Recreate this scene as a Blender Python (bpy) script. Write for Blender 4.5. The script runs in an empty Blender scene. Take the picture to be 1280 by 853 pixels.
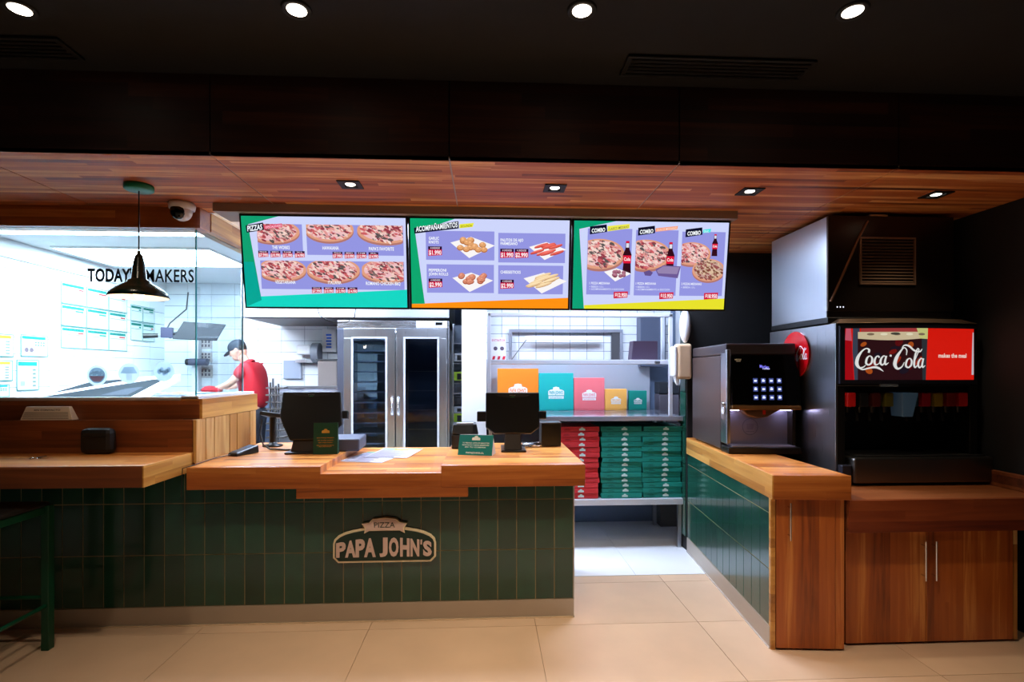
import bpy, bmesh, math, random
from mathutils import Vector, Matrix
random.seed(7)
C = bpy.context.scene.collection
PI = math.pi
R = math.radians

# ------------------------------------------------------------------ camera
cam_d = bpy.data.cameras.new('camera'); cam = bpy.data.objects.new('camera', cam_d); C.objects.link(cam)
cam.location = (0, 0, 1.5); cam.rotation_euler = (R(90), 0, R(-2.8))
cam_d.sensor_width = 36; cam_d.lens = 36*650/1280; cam_d.shift_y = 38.5/1280; cam_d.clip_start = .02
bpy.context.scene.camera = cam
# ------------------------------------------------------------------ world, exposure
sc = bpy.context.scene
sc.view_settings.view_transform = 'Standard'; sc.view_settings.look = 'None'
sc.view_settings.gamma = 1; sc.view_settings.exposure = 0.0
sc.cycles.max_bounces = 8; sc.cycles.diffuse_bounces = 4; sc.cycles.glossy_bounces = 4
sc.cycles.transparent_max_bounces = 12
sc.cycles.sample_clamp_indirect = 6; sc.cycles.blur_glossy = .5
sc.cycles.caustics_reflective = False; sc.cycles.caustics_refractive = False
w = bpy.data.worlds.new('world'); sc.world = w; w.use_nodes = True
w.node_tree.nodes['Background'].inputs[0].default_value = (1, .82, .62, 1)
w.node_tree.nodes['Background'].inputs[1].default_value = .006
# light levels (W, or emission strength)
HALL_SPOT, HALL_FILL, SOFFIT_SPOT = 70, 16, 17
PANEL_NEAR, PANEL_FAR = 40, 52
SCREEN = 1.0

# ------------------------------------------------------------------ helpers
def lin(v):
    v /= 255
    return v/12.92 if v <= .04045 else ((v+.055)/1.055)**2.4
def c8(r, g, b): return (lin(r), lin(g), lin(b), 1)
def principled(name):
    m = bpy.data.materials.new(name); m.use_nodes = True
    return m, m.node_tree.nodes['Principled BSDF'], m.node_tree
def mat(name, rgb, rough=.5, metal=0, emit=None, es=1, spec=.5, noise=0, nscale=8, coat=0):
    m, p, t = principled(name)
    p.inputs['Base Color'].default_value = c8(*rgb)
    p.inputs['Roughness'].default_value = rough; p.inputs['Metallic'].default_value = metal
    p.inputs['Specular IOR Level'].default_value = spec
    p.inputs['Coat Weight'].default_value = coat
    if emit: p.inputs['Emission Color'].default_value = c8(*emit); p.inputs['Emission Strength'].default_value = es
    if noise:
        n = t.nodes.new('ShaderNodeTexNoise'); n.inputs['Scale'].default_value = nscale; n.inputs['Detail'].default_value = 5
        tc = t.nodes.new('ShaderNodeTexCoord'); t.links.new(tc.outputs['Object'], n.inputs['Vector'])
        mr = t.nodes.new('ShaderNodeMapRange'); mr.inputs[3].default_value = 1-noise; mr.inputs[4].default_value = 1+noise
        t.links.new(n.outputs[0], mr.inputs[0])
        mx = t.nodes.new('ShaderNodeVectorMath'); mx.operation = 'SCALE'; mx.inputs[0].default_value = c8(*rgb)[:3]
        t.links.new(mr.outputs[0], mx.inputs['Scale']); t.links.new(mx.outputs[0], p.inputs['Base Color'])
        mr2 = t.nodes.new('ShaderNodeMapRange'); mr2.inputs[3].default_value = max(0, rough-noise*.5); mr2.inputs[4].default_value = min(1, rough+noise*.5)
        t.links.new(n.outputs[0], mr2.inputs[0]); t.links.new(mr2.outputs[0], p.inputs['Roughness'])
    return m
def brushed(name, rgb, rough=.3, axis=2):
    m, p, t = principled(name); p.inputs['Metallic'].default_value = 1
    tc = t.nodes.new('ShaderNodeTexCoord'); mp = t.nodes.new('ShaderNodeMapping')
    s = [90, 90, 90]; s[axis] = 1.5; mp.inputs['Scale'].default_value = s
    n = t.nodes.new('ShaderNodeTexNoise'); n.inputs['Scale'].default_value = 2
    t.links.new(tc.outputs['Object'], mp.inputs[0]); t.links.new(mp.outputs[0], n.inputs['Vector'])
    mr = t.nodes.new('ShaderNodeMapRange'); mr.inputs[3].default_value = rough-.03; mr.inputs[4].default_value = rough+.05
    t.links.new(n.outputs[0], mr.inputs[0]); t.links.new(mr.outputs[0], p.inputs['Roughness'])
    mr = t.nodes.new('ShaderNodeMapRange'); mr.inputs[3].default_value = .95; mr.inputs[4].default_value = 1.04
    mx = t.nodes.new('ShaderNodeVectorMath'); mx.operation = 'SCALE'; mx.inputs[0].default_value = c8(*rgb)[:3]
    t.links.new(n.outputs[0], mr.inputs[0]); t.links.new(mr.outputs[0], mx.inputs['Scale']); t.links.new(mx.outputs[0], p.inputs['Base Color'])
    return m
def wood(name, cols, grain='X', strip='Y', sw=.06, sl=.9, rough=.38, coat=.15, gs=1.0):
    """glued strips of wood: each strip its own tone, grain running along it"""
    m, p, t = principled(name); N, L = t.nodes.new, t.links.new
    tc = N('ShaderNodeTexCoord'); sp = N('ShaderNodeSeparateXYZ'); L(tc.outputs['Object'], sp.inputs[0])
    def mth(op, a, b=None):
        n = N('ShaderNodeMath'); n.operation = op
        for i, v in enumerate((a, b)):
            if v is None: continue
            if isinstance(v, (int, float)): n.inputs[i].default_value = v
            else: L(v, n.inputs[i])
        return n.outputs[0]
    si = mth('FLOOR', mth('DIVIDE', sp.outputs[strip], sw))
    w1 = N('ShaderNodeTexWhiteNoise'); w1.noise_dimensions = '1D'; L(si, w1.inputs['W'])
    gi = mth('FLOOR', mth('ADD', mth('DIVIDE', sp.outputs[grain], sl), mth('MULTIPLY', w1.outputs[0], 5)))
    cb = N('ShaderNodeCombineXYZ'); L(si, cb.inputs[0]); L(gi, cb.inputs[1])
    w2 = N('ShaderNodeTexWhiteNoise'); w2.noise_dimensions = '3D'; L(cb.outputs[0], w2.inputs['Vector'])
    mp = N('ShaderNodeMapping'); s = [26*gs]*3; s['XYZ'.index(grain)] = 1.6*gs; mp.inputs['Scale'].default_value = s
    L(tc.outputs['Object'], mp.inputs[0])
    of = N('ShaderNodeVectorMath'); of.operation = 'ADD'; L(mp.outputs[0], of.inputs[0])
    sc_ = N('ShaderNodeVectorMath'); sc_.operation = 'SCALE'; sc_.inputs['Scale'].default_value = 30; L(w2.outputs['Color'], sc_.inputs[0]); L(sc_.outputs[0], of.inputs[1])
    n = N('ShaderNodeTexNoise'); n.inputs['Scale'].default_value = 1; n.inputs['Detail'].default_value = 5; n.inputs['Distortion'].default_value = .8
    L(of.outputs[0], n.inputs['Vector'])
    fac = mth('SUBTRACT', mth('ADD', mth('MULTIPLY', w2.outputs[0], .6), mth('MULTIPLY', n.outputs[0], 1.0)), .2)
    cr = N('ShaderNodeValToRGB'); e = cr.color_ramp.elements
    e[0].position = .12; e[0].color = c8(*cols[0]); e[1].position = 1; e[1].color = c8(*cols[-1])
    for i, c in enumerate(cols[1:-1]):
        x = e.new(.12+.88*(i+1)/(len(cols)-1)); x.color = c8(*c)
    L(fac, cr.inputs[0]); L(cr.outputs[0], p.inputs['Base Color'])
    mr = N('ShaderNodeMapRange'); mr.inputs[3].default_value = rough-.07; mr.inputs[4].default_value = rough+.12
    L(n.outputs[0], mr.inputs[0]); L(mr.outputs[0], p.inputs['Roughness'])
    p.inputs['Coat Weight'].default_value = coat; p.inputs['Coat Roughness'].default_value = .2
    bp = N('ShaderNodeBump'); bp.inputs['Strength'].default_value = .08; bp.inputs['Distance'].default_value = .002
    L(n.outputs[0], bp.inputs['Height']); L(bp.outputs[0], p.inputs['Normal'])
    return m
def tilemat(name, rgb, var=.25, rough=.12, mott=.15, coat=.3, ns=14):
    """glazed tile: each tile its own tone, slight mottling"""
    m, p, t = principled(name); N, L = t.nodes.new, t.links.new
    oi = N('ShaderNodeObjectInfo'); tc = N('ShaderNodeTexCoord')
    n = N('ShaderNodeTexNoise'); n.inputs['Scale'].default_value = ns; n.inputs['Detail'].default_value = 4; n.noise_dimensions = '4D'
    L(tc.outputs['Object'], n.inputs['Vector'])
    mm = N('ShaderNodeMath'); mm.operation = 'MULTIPLY'; mm.inputs[1].default_value = 50; L(oi.outputs['Random'], mm.inputs[0]); L(mm.outputs[0], n.inputs['W'])
    a = N('ShaderNodeMapRange'); a.inputs[3].default_value = 1-var; a.inputs[4].default_value = 1+var; L(oi.outputs['Random'], a.inputs[0])
    b = N('ShaderNodeMapRange'); b.inputs[3].default_value = 1-mott; b.inputs[4].default_value = 1+mott; L(n.outputs[0], b.inputs[0])
    ab = N('ShaderNodeMath'); ab.operation = 'MULTIPLY'; L(a.outputs[0], ab.inputs[0]); L(b.outputs[0], ab.inputs[1])
    mx = N('ShaderNodeVectorMath'); mx.operation = 'SCALE'; mx.inputs[0].default_value = c8(*rgb)[:3]; L(ab.outputs[0], mx.inputs['Scale'])
    L(mx.outputs[0], p.inputs['Base Color']); p.inputs['Roughness'].default_value = rough; p.inputs['Coat Weight'].default_value = coat
    p.inputs['Coat Roughness'].default_value = .06
    bp = N('ShaderNodeBump'); bp.inputs['Strength'].default_value = .12; bp.inputs['Distance'].default_value = .004
    L(n.outputs[0], bp.inputs['Height']); L(bp.outputs[0], p.inputs['Normal'])
    return m
def glassmat(name, tint=(235, 250, 248), refl=1.0):
    m = bpy.data.materials.new(name); m.use_nodes = True; t = m.node_tree; t.nodes.clear(); N, L = t.nodes.new, t.links.new
    o = N('ShaderNodeOutputMaterial'); mx = N('ShaderNodeMixShader'); tr = N('ShaderNodeBsdfTransparent'); gl = N('ShaderNodeBsdfGlossy')
    fr = N('ShaderNodeFresnel'); fr.inputs[0].default_value = 1.45; gl.inputs['Roughness'].default_value = .01
    ml = N('ShaderNodeMath'); ml.operation = 'MULTIPLY'; ml.inputs[1].default_value = refl; L(fr.outputs[0], ml.inputs[0])
    tr.inputs[0].default_value = c8(*tint)
    L(ml.outputs[0], mx.inputs[0]); L(tr.outputs[0], mx.inputs[1]); L(gl.outputs[0], mx.inputs[2]); L(mx.outputs[0], o.inputs[0])
    return m
def printmat(name, emit=0, rough=.5, base=1.0):
    """flat print: the colours are stored per face of the printed sheet"""
    m, p, t = principled(name); a = t.nodes.new('ShaderNodeVertexColor'); a.layer_name = 'Col'
    p.inputs['Roughness'].default_value = rough
    if base: t.links.new(a.outputs[0], p.inputs['Base Color'])
    else: p.inputs['Base Color'].default_value = (.01, .01, .01, 1)
    if emit: t.links.new(a.outputs[0], p.inputs['Emission Color']); p.inputs['Emission Strength'].default_value = emit
    return m

def stickermat(name):
    m, p, t = principled(name); a = t.nodes.new('ShaderNodeVertexColor'); a.layer_name = 'Col'
    p.inputs['Roughness'].default_value = .5; t.links.new(a.outputs[0], p.inputs['Base Color'])
    tr = t.nodes.new('ShaderNodeBsdfTranslucent'); mx = t.nodes.new('ShaderNodeMixShader'); mx.inputs[0].default_value = .92
    t.links.new(a.outputs[0], tr.inputs[0]); t.links.new(p.outputs[0], mx.inputs[1]); t.links.new(tr.outputs[0], mx.inputs[2])
    t.links.new(mx.outputs[0], t.nodes['Material Output'].inputs[0])
    return m

def props(o, label=None, cat=None, group=None, kind=None, category=None):
    cat = cat or category
    if label: o['label'] = label
    if cat: o['category'] = cat
    if group: o['group'] = group
    if kind: o['kind'] = kind
    return o
def thing(name, label, cat, loc=(0, 0, 0), rz=0, group=None):
    o = bpy.data.objects.new(name, None); C.objects.link(o); o.location = loc; o.rotation_euler = (0, 0, rz); o.empty_display_size = .05
    return props(o, label, cat, group)
def struct(name):
    o = bpy.data.objects.new(name, None); C.objects.link(o); o.empty_display_size = .05
    o['kind'] = 'structure'
    return o
class MB:
    def __init__(s): s.v = []; s.f = []; s.m = []; s.sm = []; s.cur = 0
    def add(s, vs, fs, smooth=False):
        n = len(s.v); s.v += [tuple(v) for v in vs]
        for f in fs: s.f.append([n+i for i in f]); s.m.append(s.cur); s.sm.append(smooth)
        return s
    def mi(s, i): s.cur = i; return s
    def box(s, x0, x1, y0, y1, z0, z1, M=None):
        vs = [(x, y, z) for z in (z0, z1) for y in (y0, y1) for x in (x0, x1)]
        if M: vs = [M @ Vector(v) for v in vs]
        return s.add(vs, [(0, 2, 3, 1), (4, 5, 7, 6), (0, 1, 5, 4), (2, 6, 7, 3), (0, 4, 6, 2), (1, 3, 7, 5)])
    def hexa(s, b, t):
        return s.add(list(b)+list(t), [(3, 2, 1, 0), (4, 5, 6, 7), (0, 1, 5, 4), (1, 2, 6, 5), (2, 3, 7, 6), (3, 0, 4, 7)])
    def prism(s, poly, h, M):
        """poly in xy, extruded 0..h in z, then M"""
        n = len(poly); vs = [M @ Vector((x, y, 0)) for x, y in poly]+[M @ Vector((x, y, h)) for x, y in poly]
        return s.add(vs, [list(range(n))[::-1], list(range(n, 2*n))]+[(i, (i+1) % n, n+(i+1) % n, n+i) for i in range(n)])
    def cyl(s, p0, p1, r0, r1=None, seg=16, caps=True):
        r1 = r0 if r1 is None else r1
        p0 = Vector(p0); p1 = Vector(p1); d = (p1-p0).normalized(); q = d.to_track_quat('Z', 'Y')
        vs = [p0+q @ Vector((r0*math.cos(a*2*PI/seg), r0*math.sin(a*2*PI/seg), 0)) for a in range(seg)]
        vs += [p1+q @ Vector((r1*math.cos(a*2*PI/seg), r1*math.sin(a*2*PI/seg), 0)) for a in range(seg)]
        s.add(vs, [(i, (i+1) % seg, seg+(i+1) % seg, seg+i) for i in range(seg)], True)
        if caps: s.add(vs, [list(range(seg))[::-1], list(range(seg, 2*seg))])
        return s
    def tube(s, pts, r, seg=8):
        pts = [Vector(p) for p in pts]; rings = []
        for i, p in enumerate(pts):
            d = (pts[min(i+1, len(pts)-1)]-pts[max(i-1, 0)]).normalized(); q = d.to_track_quat('Z', 'Y')
            rr = r[i] if isinstance(r, (list, tuple)) else r
            rings += [p+q @ Vector((rr*math.cos(a*2*PI/seg), rr*math.sin(a*2*PI/seg), 0)) for a in range(seg)]
        fs = [(k*seg+i, k*seg+(i+1) % seg, (k+1)*seg+(i+1) % seg, (k+1)*seg+i) for k in range(len(pts)-1) for i in range(seg)]
        s.add(rings, fs, True)
        return s.add(rings, [list(range(seg))[::-1], list(range(len(rings)-seg, len(rings)))])
    def lathe(s, prof, c, seg=28, axis=None):
        c = Vector(c); q = Vector(axis).to_track_quat('Z', 'Y') if axis else None; vs = []
        for r, z in prof:
            for a in range(seg):
                v = Vector((r*math.cos(a*2*PI/seg), r*math.sin(a*2*PI/seg), z))
                vs.append(c+(q @ v if q else v))
        return s.add(vs, [(k*seg+i, k*seg+(i+1) % seg, (k+1)*seg+(i+1) % seg, (k+1)*seg+i) for k in range(len(prof)-1) for i in range(seg)], True)
    def ell(s, c, r, seg=16, rings=10, M=None):
        vs = []
        for k in range(rings+1):
            th = PI*k/rings
            for a in range(seg):
                v = Vector((r[0]*math.sin(th)*math.cos(a*2*PI/seg), r[1]*math.sin(th)*math.sin(a*2*PI/seg), r[2]*math.cos(th)))
                vs.append((M @ v if M else v)+Vector(c))
        return s.add(vs, [(k*seg+i, (k+1)*seg+i, (k+1)*seg+(i+1) % seg, k*seg+(i+1) % seg) for k in range(rings) for i in range(seg)], True)
    def mesh(s, name, mats):
        me = bpy.data.meshes.new(name); me.from_pydata(s.v, [], s.f)
        for m in (mats if isinstance(mats, (list, tuple)) else [mats]): me.materials.append(m)
        me.polygons.foreach_set('material_index', s.m); me.polygons.foreach_set('use_smooth', s.sm); me.update()
        return me
    def build(s, name, mats, parent=None, bevel=0, bseg=2, solid=0, **kw):
        o = bpy.data.objects.new(name, s.mesh(name, mats)); C.objects.link(o)
        if parent: o.parent = parent
        if solid: md = o.modifiers.new('solid', 'SOLIDIFY'); md.thickness = solid
        if bevel:
            md = o.modifiers.new('bevel', 'BEVEL'); md.width = bevel; md.segments = bseg; md.limit_method = 'ANGLE'; md.angle_limit = R(40)
        return props(o, **kw) if kw else o
def bx(name, x0, x1, y0, y1, z0, z1, m, parent=None, bevel=0, **kw):
    return MB().box(x0, x1, y0, y1, z0, z1).build(name, m, parent, bevel, **kw)
def place(name, me, parent, loc, rot=(0, 0, 0), **kw):
    o = bpy.data.objects.new(name, me); C.objects.link(o); o.parent = parent; o.location = loc; o.rotation_euler = rot
    return props(o, **kw) if kw else o
def dup(o, loc=None, rz=None, label=None, parent=None):
    c = o.copy(); C.objects.link(c)
    if parent: c.parent = parent
    if loc is not None: c.location = loc
    if rz is not None: c.rotation_euler = (0, 0, rz)
    if label: c['label'] = label
    for ch in [x for x in C.objects if x.parent == o]: dup(ch, parent=c)
    return c
_tc = {}
def text2d(s, spacing=1.0, bold=0.0):
    """flat letter shapes: list of (verts, faces) normalised later"""
    k = (s, spacing, bold)
    if k not in _tc:
        cu = bpy.data.curves.new('t', 'FONT'); cu.body = s; cu.space_character = spacing; cu.resolution_u = 3; cu.offset = bold
        o = bpy.data.objects.new('t', cu); C.objects.link(o)
        me = bpy.data.meshes.new_from_object(o.evaluated_get(bpy.context.evaluated_depsgraph_get()))
        vs = [(v.co.x, v.co.y) for v in me.vertices]; fs = [tuple(p.vertices) for p in me.polygons]
        bpy.data.objects.remove(o); bpy.data.curves.remove(cu); bpy.data.meshes.remove(me)
        x0 = min(v[0] for v in vs); x1 = max(v[0] for v in vs)
        _tc[k] = ([(v[0]-x0, v[1]) for v in vs], fs, x1-x0)
    return _tc[k]
class Canvas:
    """flat print: coloured shapes on a sheet in local x (right), y (up); z is only the hair's breadth between inks"""
    def __init__(s, step=.0003): s.v = []; s.f = []; s.c = []; s.step = step; s.M = lambda x, y: (x, y); s.clip = None
    def poly(s, pts, col, ly=1):
        if s.clip:
            a, b, c, d = s.clip; pts = [(min(max(x, a), c), min(max(y, b), d)) for x, y in pts]
        q = [s.M(*p) for p in pts]; n = len(s.v); s.v += [(x, y, ly*s.step) for x, y in q]
        idx = list(range(n, n+len(q)))
        if sum(q[i][0]*q[(i+1) % len(q)][1]-q[(i+1) % len(q)][0]*q[i][1] for i in range(len(q))) < 0: idx.reverse()
        s.f.append(idx); s.c.append(c8(*col))
    def rect(s, x0, y0, x1, y1, col, ly=1): s.poly([(x0, y0), (x1, y0), (x1, y1), (x0, y1)], col, ly)
    def ell(s, cx, cy, rx, ry, col, ly=1, n=20, rot=0):
        c, d = math.cos(rot), math.sin(rot)
        s.poly([(cx+rx*math.cos(a*2*PI/n)*c-ry*math.sin(a*2*PI/n)*d, cy+rx*math.cos(a*2*PI/n)*d+ry*math.sin(a*2*PI/n)*c) for a in range(n)], col, ly)
    def text(s, st, x0, y0, x1, y1, col, ly=3, bold=.02, slope=0, italic=0):
        """text fitted to the box x0..x1, baseline y0, cap height to y1 (box in canvas units)"""
        vs, fs, w_ = text2d(st, 1.05, bold)
        n = len(s.v)
        for x, y in vs:
            u = x/w_; t = y/.70
            px = x0+(x1-x0)*u+italic*t*(x1-x0)/max(1, len(st)); py = y0+(y1-y0)*t+slope*(px-x0)
            a, b = s.M(px, py); s.v.append((a, b, ly*s.step))
        flip = False
        a = s.M(x0, y0); b = s.M(x1, y0); c = s.M(x0, y1)
        flip = (b[0]-a[0])*(c[1]-a[1])-(b[1]-a[1])*(c[0]-a[0]) < 0
        for f in fs: s.f.append([n+i for i in (reversed(f) if flip else f)]); s.c.append(c8(*col))
    def brush(s, pts, ws, col, ly=3, steps=7):
        P = [Vector(p) for p in pts]; out = []; n = len(P)
        for i in range(n-1):
            p0, p1, p2, p3 = P[max(i-1, 0)], P[i], P[i+1], P[min(i+2, n-1)]
            for k in range(steps+(i == n-2)):
                t = k/steps
                q = .5*((2*p1)+(p2-p0)*t+(2*p0-5*p1+4*p2-p3)*t*t+(3*p1-p0-3*p2+p3)*t**3)
                out.append((q, ws[i]*(1-t)+ws[i+1]*t))
        L_, R_ = [], []
        for i, (q, w_) in enumerate(out):
            d = out[min(i+1, len(out)-1)][0]-out[max(i-1, 0)][0]
            d = d.normalized() if d.length > 1e-9 else Vector((1, 0)); nn = Vector((-d.y, d.x))*w_/2
            L_.append(q+nn); R_.append(q-nn)
        for i in range(len(out)-1):
            s.poly([tuple(L_[i]), tuple(L_[i+1]), tuple(R_[i+1]), tuple(R_[i])], col, ly)
    def build(s, name, m, parent, loc=(0, 0, 0), rot=(0, 0, 0), **kw):
        me = bpy.data.meshes.new(name); me.from_pydata(s.v, [], s.f); me.materials.append(m)
        a = me.color_attributes.new('Col', 'FLOAT_COLOR', 'CORNER'); buf = []
        for p in me.polygons: buf += list(s.c[p.index])*p.loop_total
        a.data.foreach_set('color', buf); me.update()
        o = bpy.data.objects.new(name, me); C.objects.link(o); o.parent = parent; o.location = loc; o.rotation_euler = rot
        return props(o, **kw) if kw else o

# ------------------------------------------------------------------ materials
W_TOP = wood('butcher_block', [(128, 66, 26), (190, 112, 46), (214, 138, 62), (232, 168, 92)], 'X', 'Y', .055, .8, rough=.33, coat=.25)
W_FASCIA = wood('fascia_wood', [(92, 42, 14), (148, 76, 26), (172, 96, 38), (200, 128, 62)], 'X', 'Z', .045, 3.1, rough=.35)
W_SIDE = wood('fascia_wood_side', [(132, 84, 34), (172, 112, 44), (196, 140, 66), (214, 160, 84)], 'Y', 'Z', .05, .9, rough=.38)
W_DARK = wood('bar_wood', [(72, 32, 14), (108, 54, 24), (128, 68, 32), (150, 86, 44)], 'X', 'Z', .05, 3.3, rough=.42)
W_SOFFIT = wood('soffit_wood', [(60, 24, 10), (168, 86, 36), (190, 108, 48), (240, 180, 112)], 'X', 'Y', .034, 1.7, rough=.55, coat=.0)
W_BULK = wood('bulkhead_wood', [(22, 8, 5), (40, 15, 8), (52, 21, 11), (74, 36, 20)], 'X', 'Z', .06, .9, rough=.55, coat=0)
W_DOOR = wood('door_wood', [(98, 42, 12), (158, 78, 26), (176, 94, 36), (226, 156, 80)], 'Z', 'X', .042, 40, rough=.36, coat=.2)
W_BOARD = wood('board_wood', [(120, 70, 28), (168, 112, 50), (190, 140, 74), (222, 184, 120)], 'Z', 'Y', .3, 3, rough=.4)
GREEN_TILE = tilemat('green_glazed_tile', (25, 66, 52), .25, .16, .25)
WHITE_TILE = tilemat('white_glazed_tile', (226, 231, 236), .03, .15, .02, .1)
GROUT = mat('grout_dark', (150, 136, 100), .9)
GROUT_W = mat('grout_white', (104, 120, 146), .9)
FLOOR_TILE = tilemat('porcelain_floor', (206, 176, 148), .05, .3, .2, .15, 2.6)
FLOOR_K = tilemat('kitchen_floor_tile', (228, 230, 234), .02, .35, .03, .1, 3)
GROUT_F = mat('grout_floor', (170, 145, 116), .9)
STEEL = brushed('steel_upright', (190, 192, 198), .28, 2)
STEEL_H = brushed('steel_flat', (196, 198, 204), .26, 0)
STEEL_D = brushed('steel_dark', (120, 116, 112), .34, 0)
KICK = mat('kick_plate', (176, 164, 150), .35, .3, noise=.04)
PAINT_W = mat('white_paint', (232, 234, 236), .6)
PLASTIC_W = mat('white_plastic', (228, 228, 232), .35)
CEIL = mat('dark_ceiling_paint', (17, 15, 13), .8, noise=.1)
WALL_D = mat('charcoal_wall', (17, 16, 17), .75, noise=.1)
BLACK = mat('black_plastic', (14, 13, 13), .35)
BLACK_M = mat('matt_black', (9, 9, 10), .6)
BLACK_G = mat('black_gloss', (6, 6, 8), .08)
GREY_P = mat('grey_plastic', (70, 70, 74), .45)
GREEN_P = mat('green_paint', (0, 120, 74), .4)
GREEN_D = mat('dark_green_paint', (0, 66, 42), .4)
RED_C = mat('red_cloth', (164, 8, 28), .75, noise=.12, nscale=20)
DARK_C = mat('dark_cloth', (28, 32, 42), .8)
SKIN = mat('skin', (214, 160, 136), .5)
HAIR = mat('dark_hair', (40, 28, 22), .7)
CHROME = mat('chrome', (220, 220, 224), .12, 1)
GLASS = glassmat('clear_glass', (238, 250, 250), .8)
GLASS_D = glassmat('door_glass', (205, 215, 226), .8)
GLASS_EDGE = mat('glass_edge', (60, 150, 156), .2)
LAMP = mat('lamp_glow', (255, 255, 255), .4, emit=(255, 236, 214), es=14)
LAMP_S = mat('soffit_lamp_glow', (255, 255, 255), .4, emit=(255, 246, 232), es=5)
PANEL1 = mat('light_panel_glow', (255, 255, 255), .4, emit=(222, 238, 255), es=PANEL_NEAR)
PANEL2 = mat('light_panel_glow_far', (255, 255, 255), .4, emit=(206, 224, 255), es=PANEL_FAR)
PRINT = printmat('print_ink', 0, .85); PRINT_S = printmat('screen_glow', SCREEN, .12, 0)
PRINT_B = printmat('backlit_print', .8, .2, 0)
PRINT_I = printmat('key_glow', 1.6, .2, 0)
STICKER = stickermat('sticker_film')
TEAL_B = mat('teal_card', (0, 136, 120), .6); RED_B = mat('red_card', (214, 44, 52), .6); ORANGE_B = mat('orange_card', (240, 132, 20), .6)
PINK_B = mat('coral_card', (236, 112, 118), .6); YEL_B = mat('apricot_card', (248, 178, 84), .6)

# ------------------------------------------------------------------ logo print (badge used on boxes, cards)
def badge(cv, cx, cy, w_, col, bg, ly=1, line=True):
    """white badge: arched plaque with ribbon on top"""
    h = w_*.42
    pts = [(cx-w_/2, cy-h*.5), (cx+w_/2, cy-h*.5), (cx+w_/2, cy+h*.1)]
    pts += [(cx+w_/2*math.cos(a)*.98, cy+h*.1+h*.32*math.sin(a)) for a in [PI*i/10 for i in range(1, 10)]]
    pts += [(cx-w_/2, cy+h*.1)]
    cv.poly(pts, col, ly)
    cv.poly([(cx-w_*.22, cy+h*.3), (cx+w_*.22, cy+h*.3), (cx+w_*.19, cy+h*.68), (cx, cy+h*.78), (cx-w_*.19, cy+h*.68)], col, ly+1)
    if line:
        cv.text("PAPA JOHN'S", cx-w_*.43, cy-h*.34, cx+w_*.43, cy+h*.16, bg, ly+2, .03)

# ================================================================== STRUCTURE
# floor: hall tiles, kitchen floor
fl = struct('floor')
MB().box(-4.6, 3.3, -3.2, 7.3, -.06, -.006).build('screed', GROUT_F, fl)
ft = MB().box(.0015, .9735, .0015, .5985, -.012, 0).mesh('floor_tile', FLOOR_TILE)
for i in range(-5, 3):
    for j in range(0, 7):
        x = .29+.975*i; y = 3.06-.6*5+.6*j
        if y+.6 > 3.8: continue
        place('floor_tile', ft, fl, (x, y, 0))
ft2 = MB().box(.0015, .9735, .0015, .1185, -.012, 0).mesh('floor_tile', FLOOR_TILE)
for i in range(-5, 3): place('floor_tile', ft2, fl, (.29+.975*i, 3.66, 0))
kt = MB().box(.001, .799, .001, .799, -.012, .0005).mesh('kitchen_tile', FLOOR_K)
for i in range(-6, 3):
    for j in range(4): place('kitchen_floor_tile', kt, fl, (.3+.8*i, 3.785+.8*j, 0))
# ceilings
ce = struct('ceiling')
MB().box(-4.6, 3.3, -3.2, 2.46, 2.87, 2.95).build('hall_ceiling', CEIL, ce)
MB().box(-4.6, 3.3, 3.36, 7.3, 2.66, 2.74).build('kitchen_ceiling', PAINT_W, ce)
# bulkhead + soffit
bk = struct('bulkhead_wall')
MB().box(-4.6, 3.3, 2.475, 3.36, 2.515, 2.95).build('core', BLACK_M, bk)
seams = [-4.57, -3.47, -2.37, -1.27, -.175, .925, 2.02, 3.12]
for a, b in zip(seams[:-1], seams[1:]):
    bx('panel', a+.003, b-.003, 2.455, 2.475, 2.5, 2.868, W_BULK, bk)
sf = struct('soffit_ceiling')
SEAM = mat('seam_strip', (176, 160, 150), .5)
for i, (a, b) in enumerate(zip(seams[:-1], seams[1:])):
    if i == 6: b = 3.3
    bx('panel', a+.004, b-.004, 2.455, 3.36 if b < 2.3 else 4.3, 2.5, 2.512, W_SOFFIT, sf)
    if i: bx('trim', a-.004, a+.004, 2.456, 3.36, 2.503, 2.512, SEAM, sf)
bx('panel', 1.58, 2.016, 3.364, 4.265, 2.5, 2.512, W_SOFFIT, sf)
MB().box(-1.62, 1.56, 3.16, 3.38, 2.452, 2.5).build('service_header_beam', mat('greige_paint', (150, 132, 122), .6), None, kind='structure')
# header over the glass
hd = struct('window_header_beam')
MB().box(-4.6, -1.74, 3.25, 3.37, 2.375, 2.5).build('beam', W_FASCIA, hd)
MB().box(-1.84, -1.735, 3.37, 4.6, 2.385, 2.5).build('return_beam', W_SIDE, hd)
# low wall under the glass
lw = struct('wall_bar')
bx('core', -4.6, -1.80, 3.25, 3.40, 0, 1.20, BLACK_M, lw)
bx('back_panel', -4.6, -1.757, 3.20, 3.25, .9, 1.212, W_DARK, lw, .003)
bx('sill_board', -4.6, -1.745, 3.255, 3.40, 1.20, 1.325, W_DARK, lw, .003)
bx('sill_rail', -4.6, -1.76, 3.262, 3.33, 1.326, 1.345, mat('sill_white', (190, 180, 178), .4), lw, .002)
rw = struct('wall_return')
bx('core', -1.84, -1.755, 3.25, 4.0, 0, 1.215, BLACK_M, rw)
for k in range(8):
    y = 3.205+k*.1
    m = [W_BOARD, W_SIDE][k % 2]
    bx('board', -1.755, -1.735+.002*(k % 3), y, y+.097, .955, 1.212, W_BOARD, rw, .0015)
bx('cap_board', -1.86, -1.73, 3.257, 4.02, 1.214, 1.335, W_SIDE, rw, .003)
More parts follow.
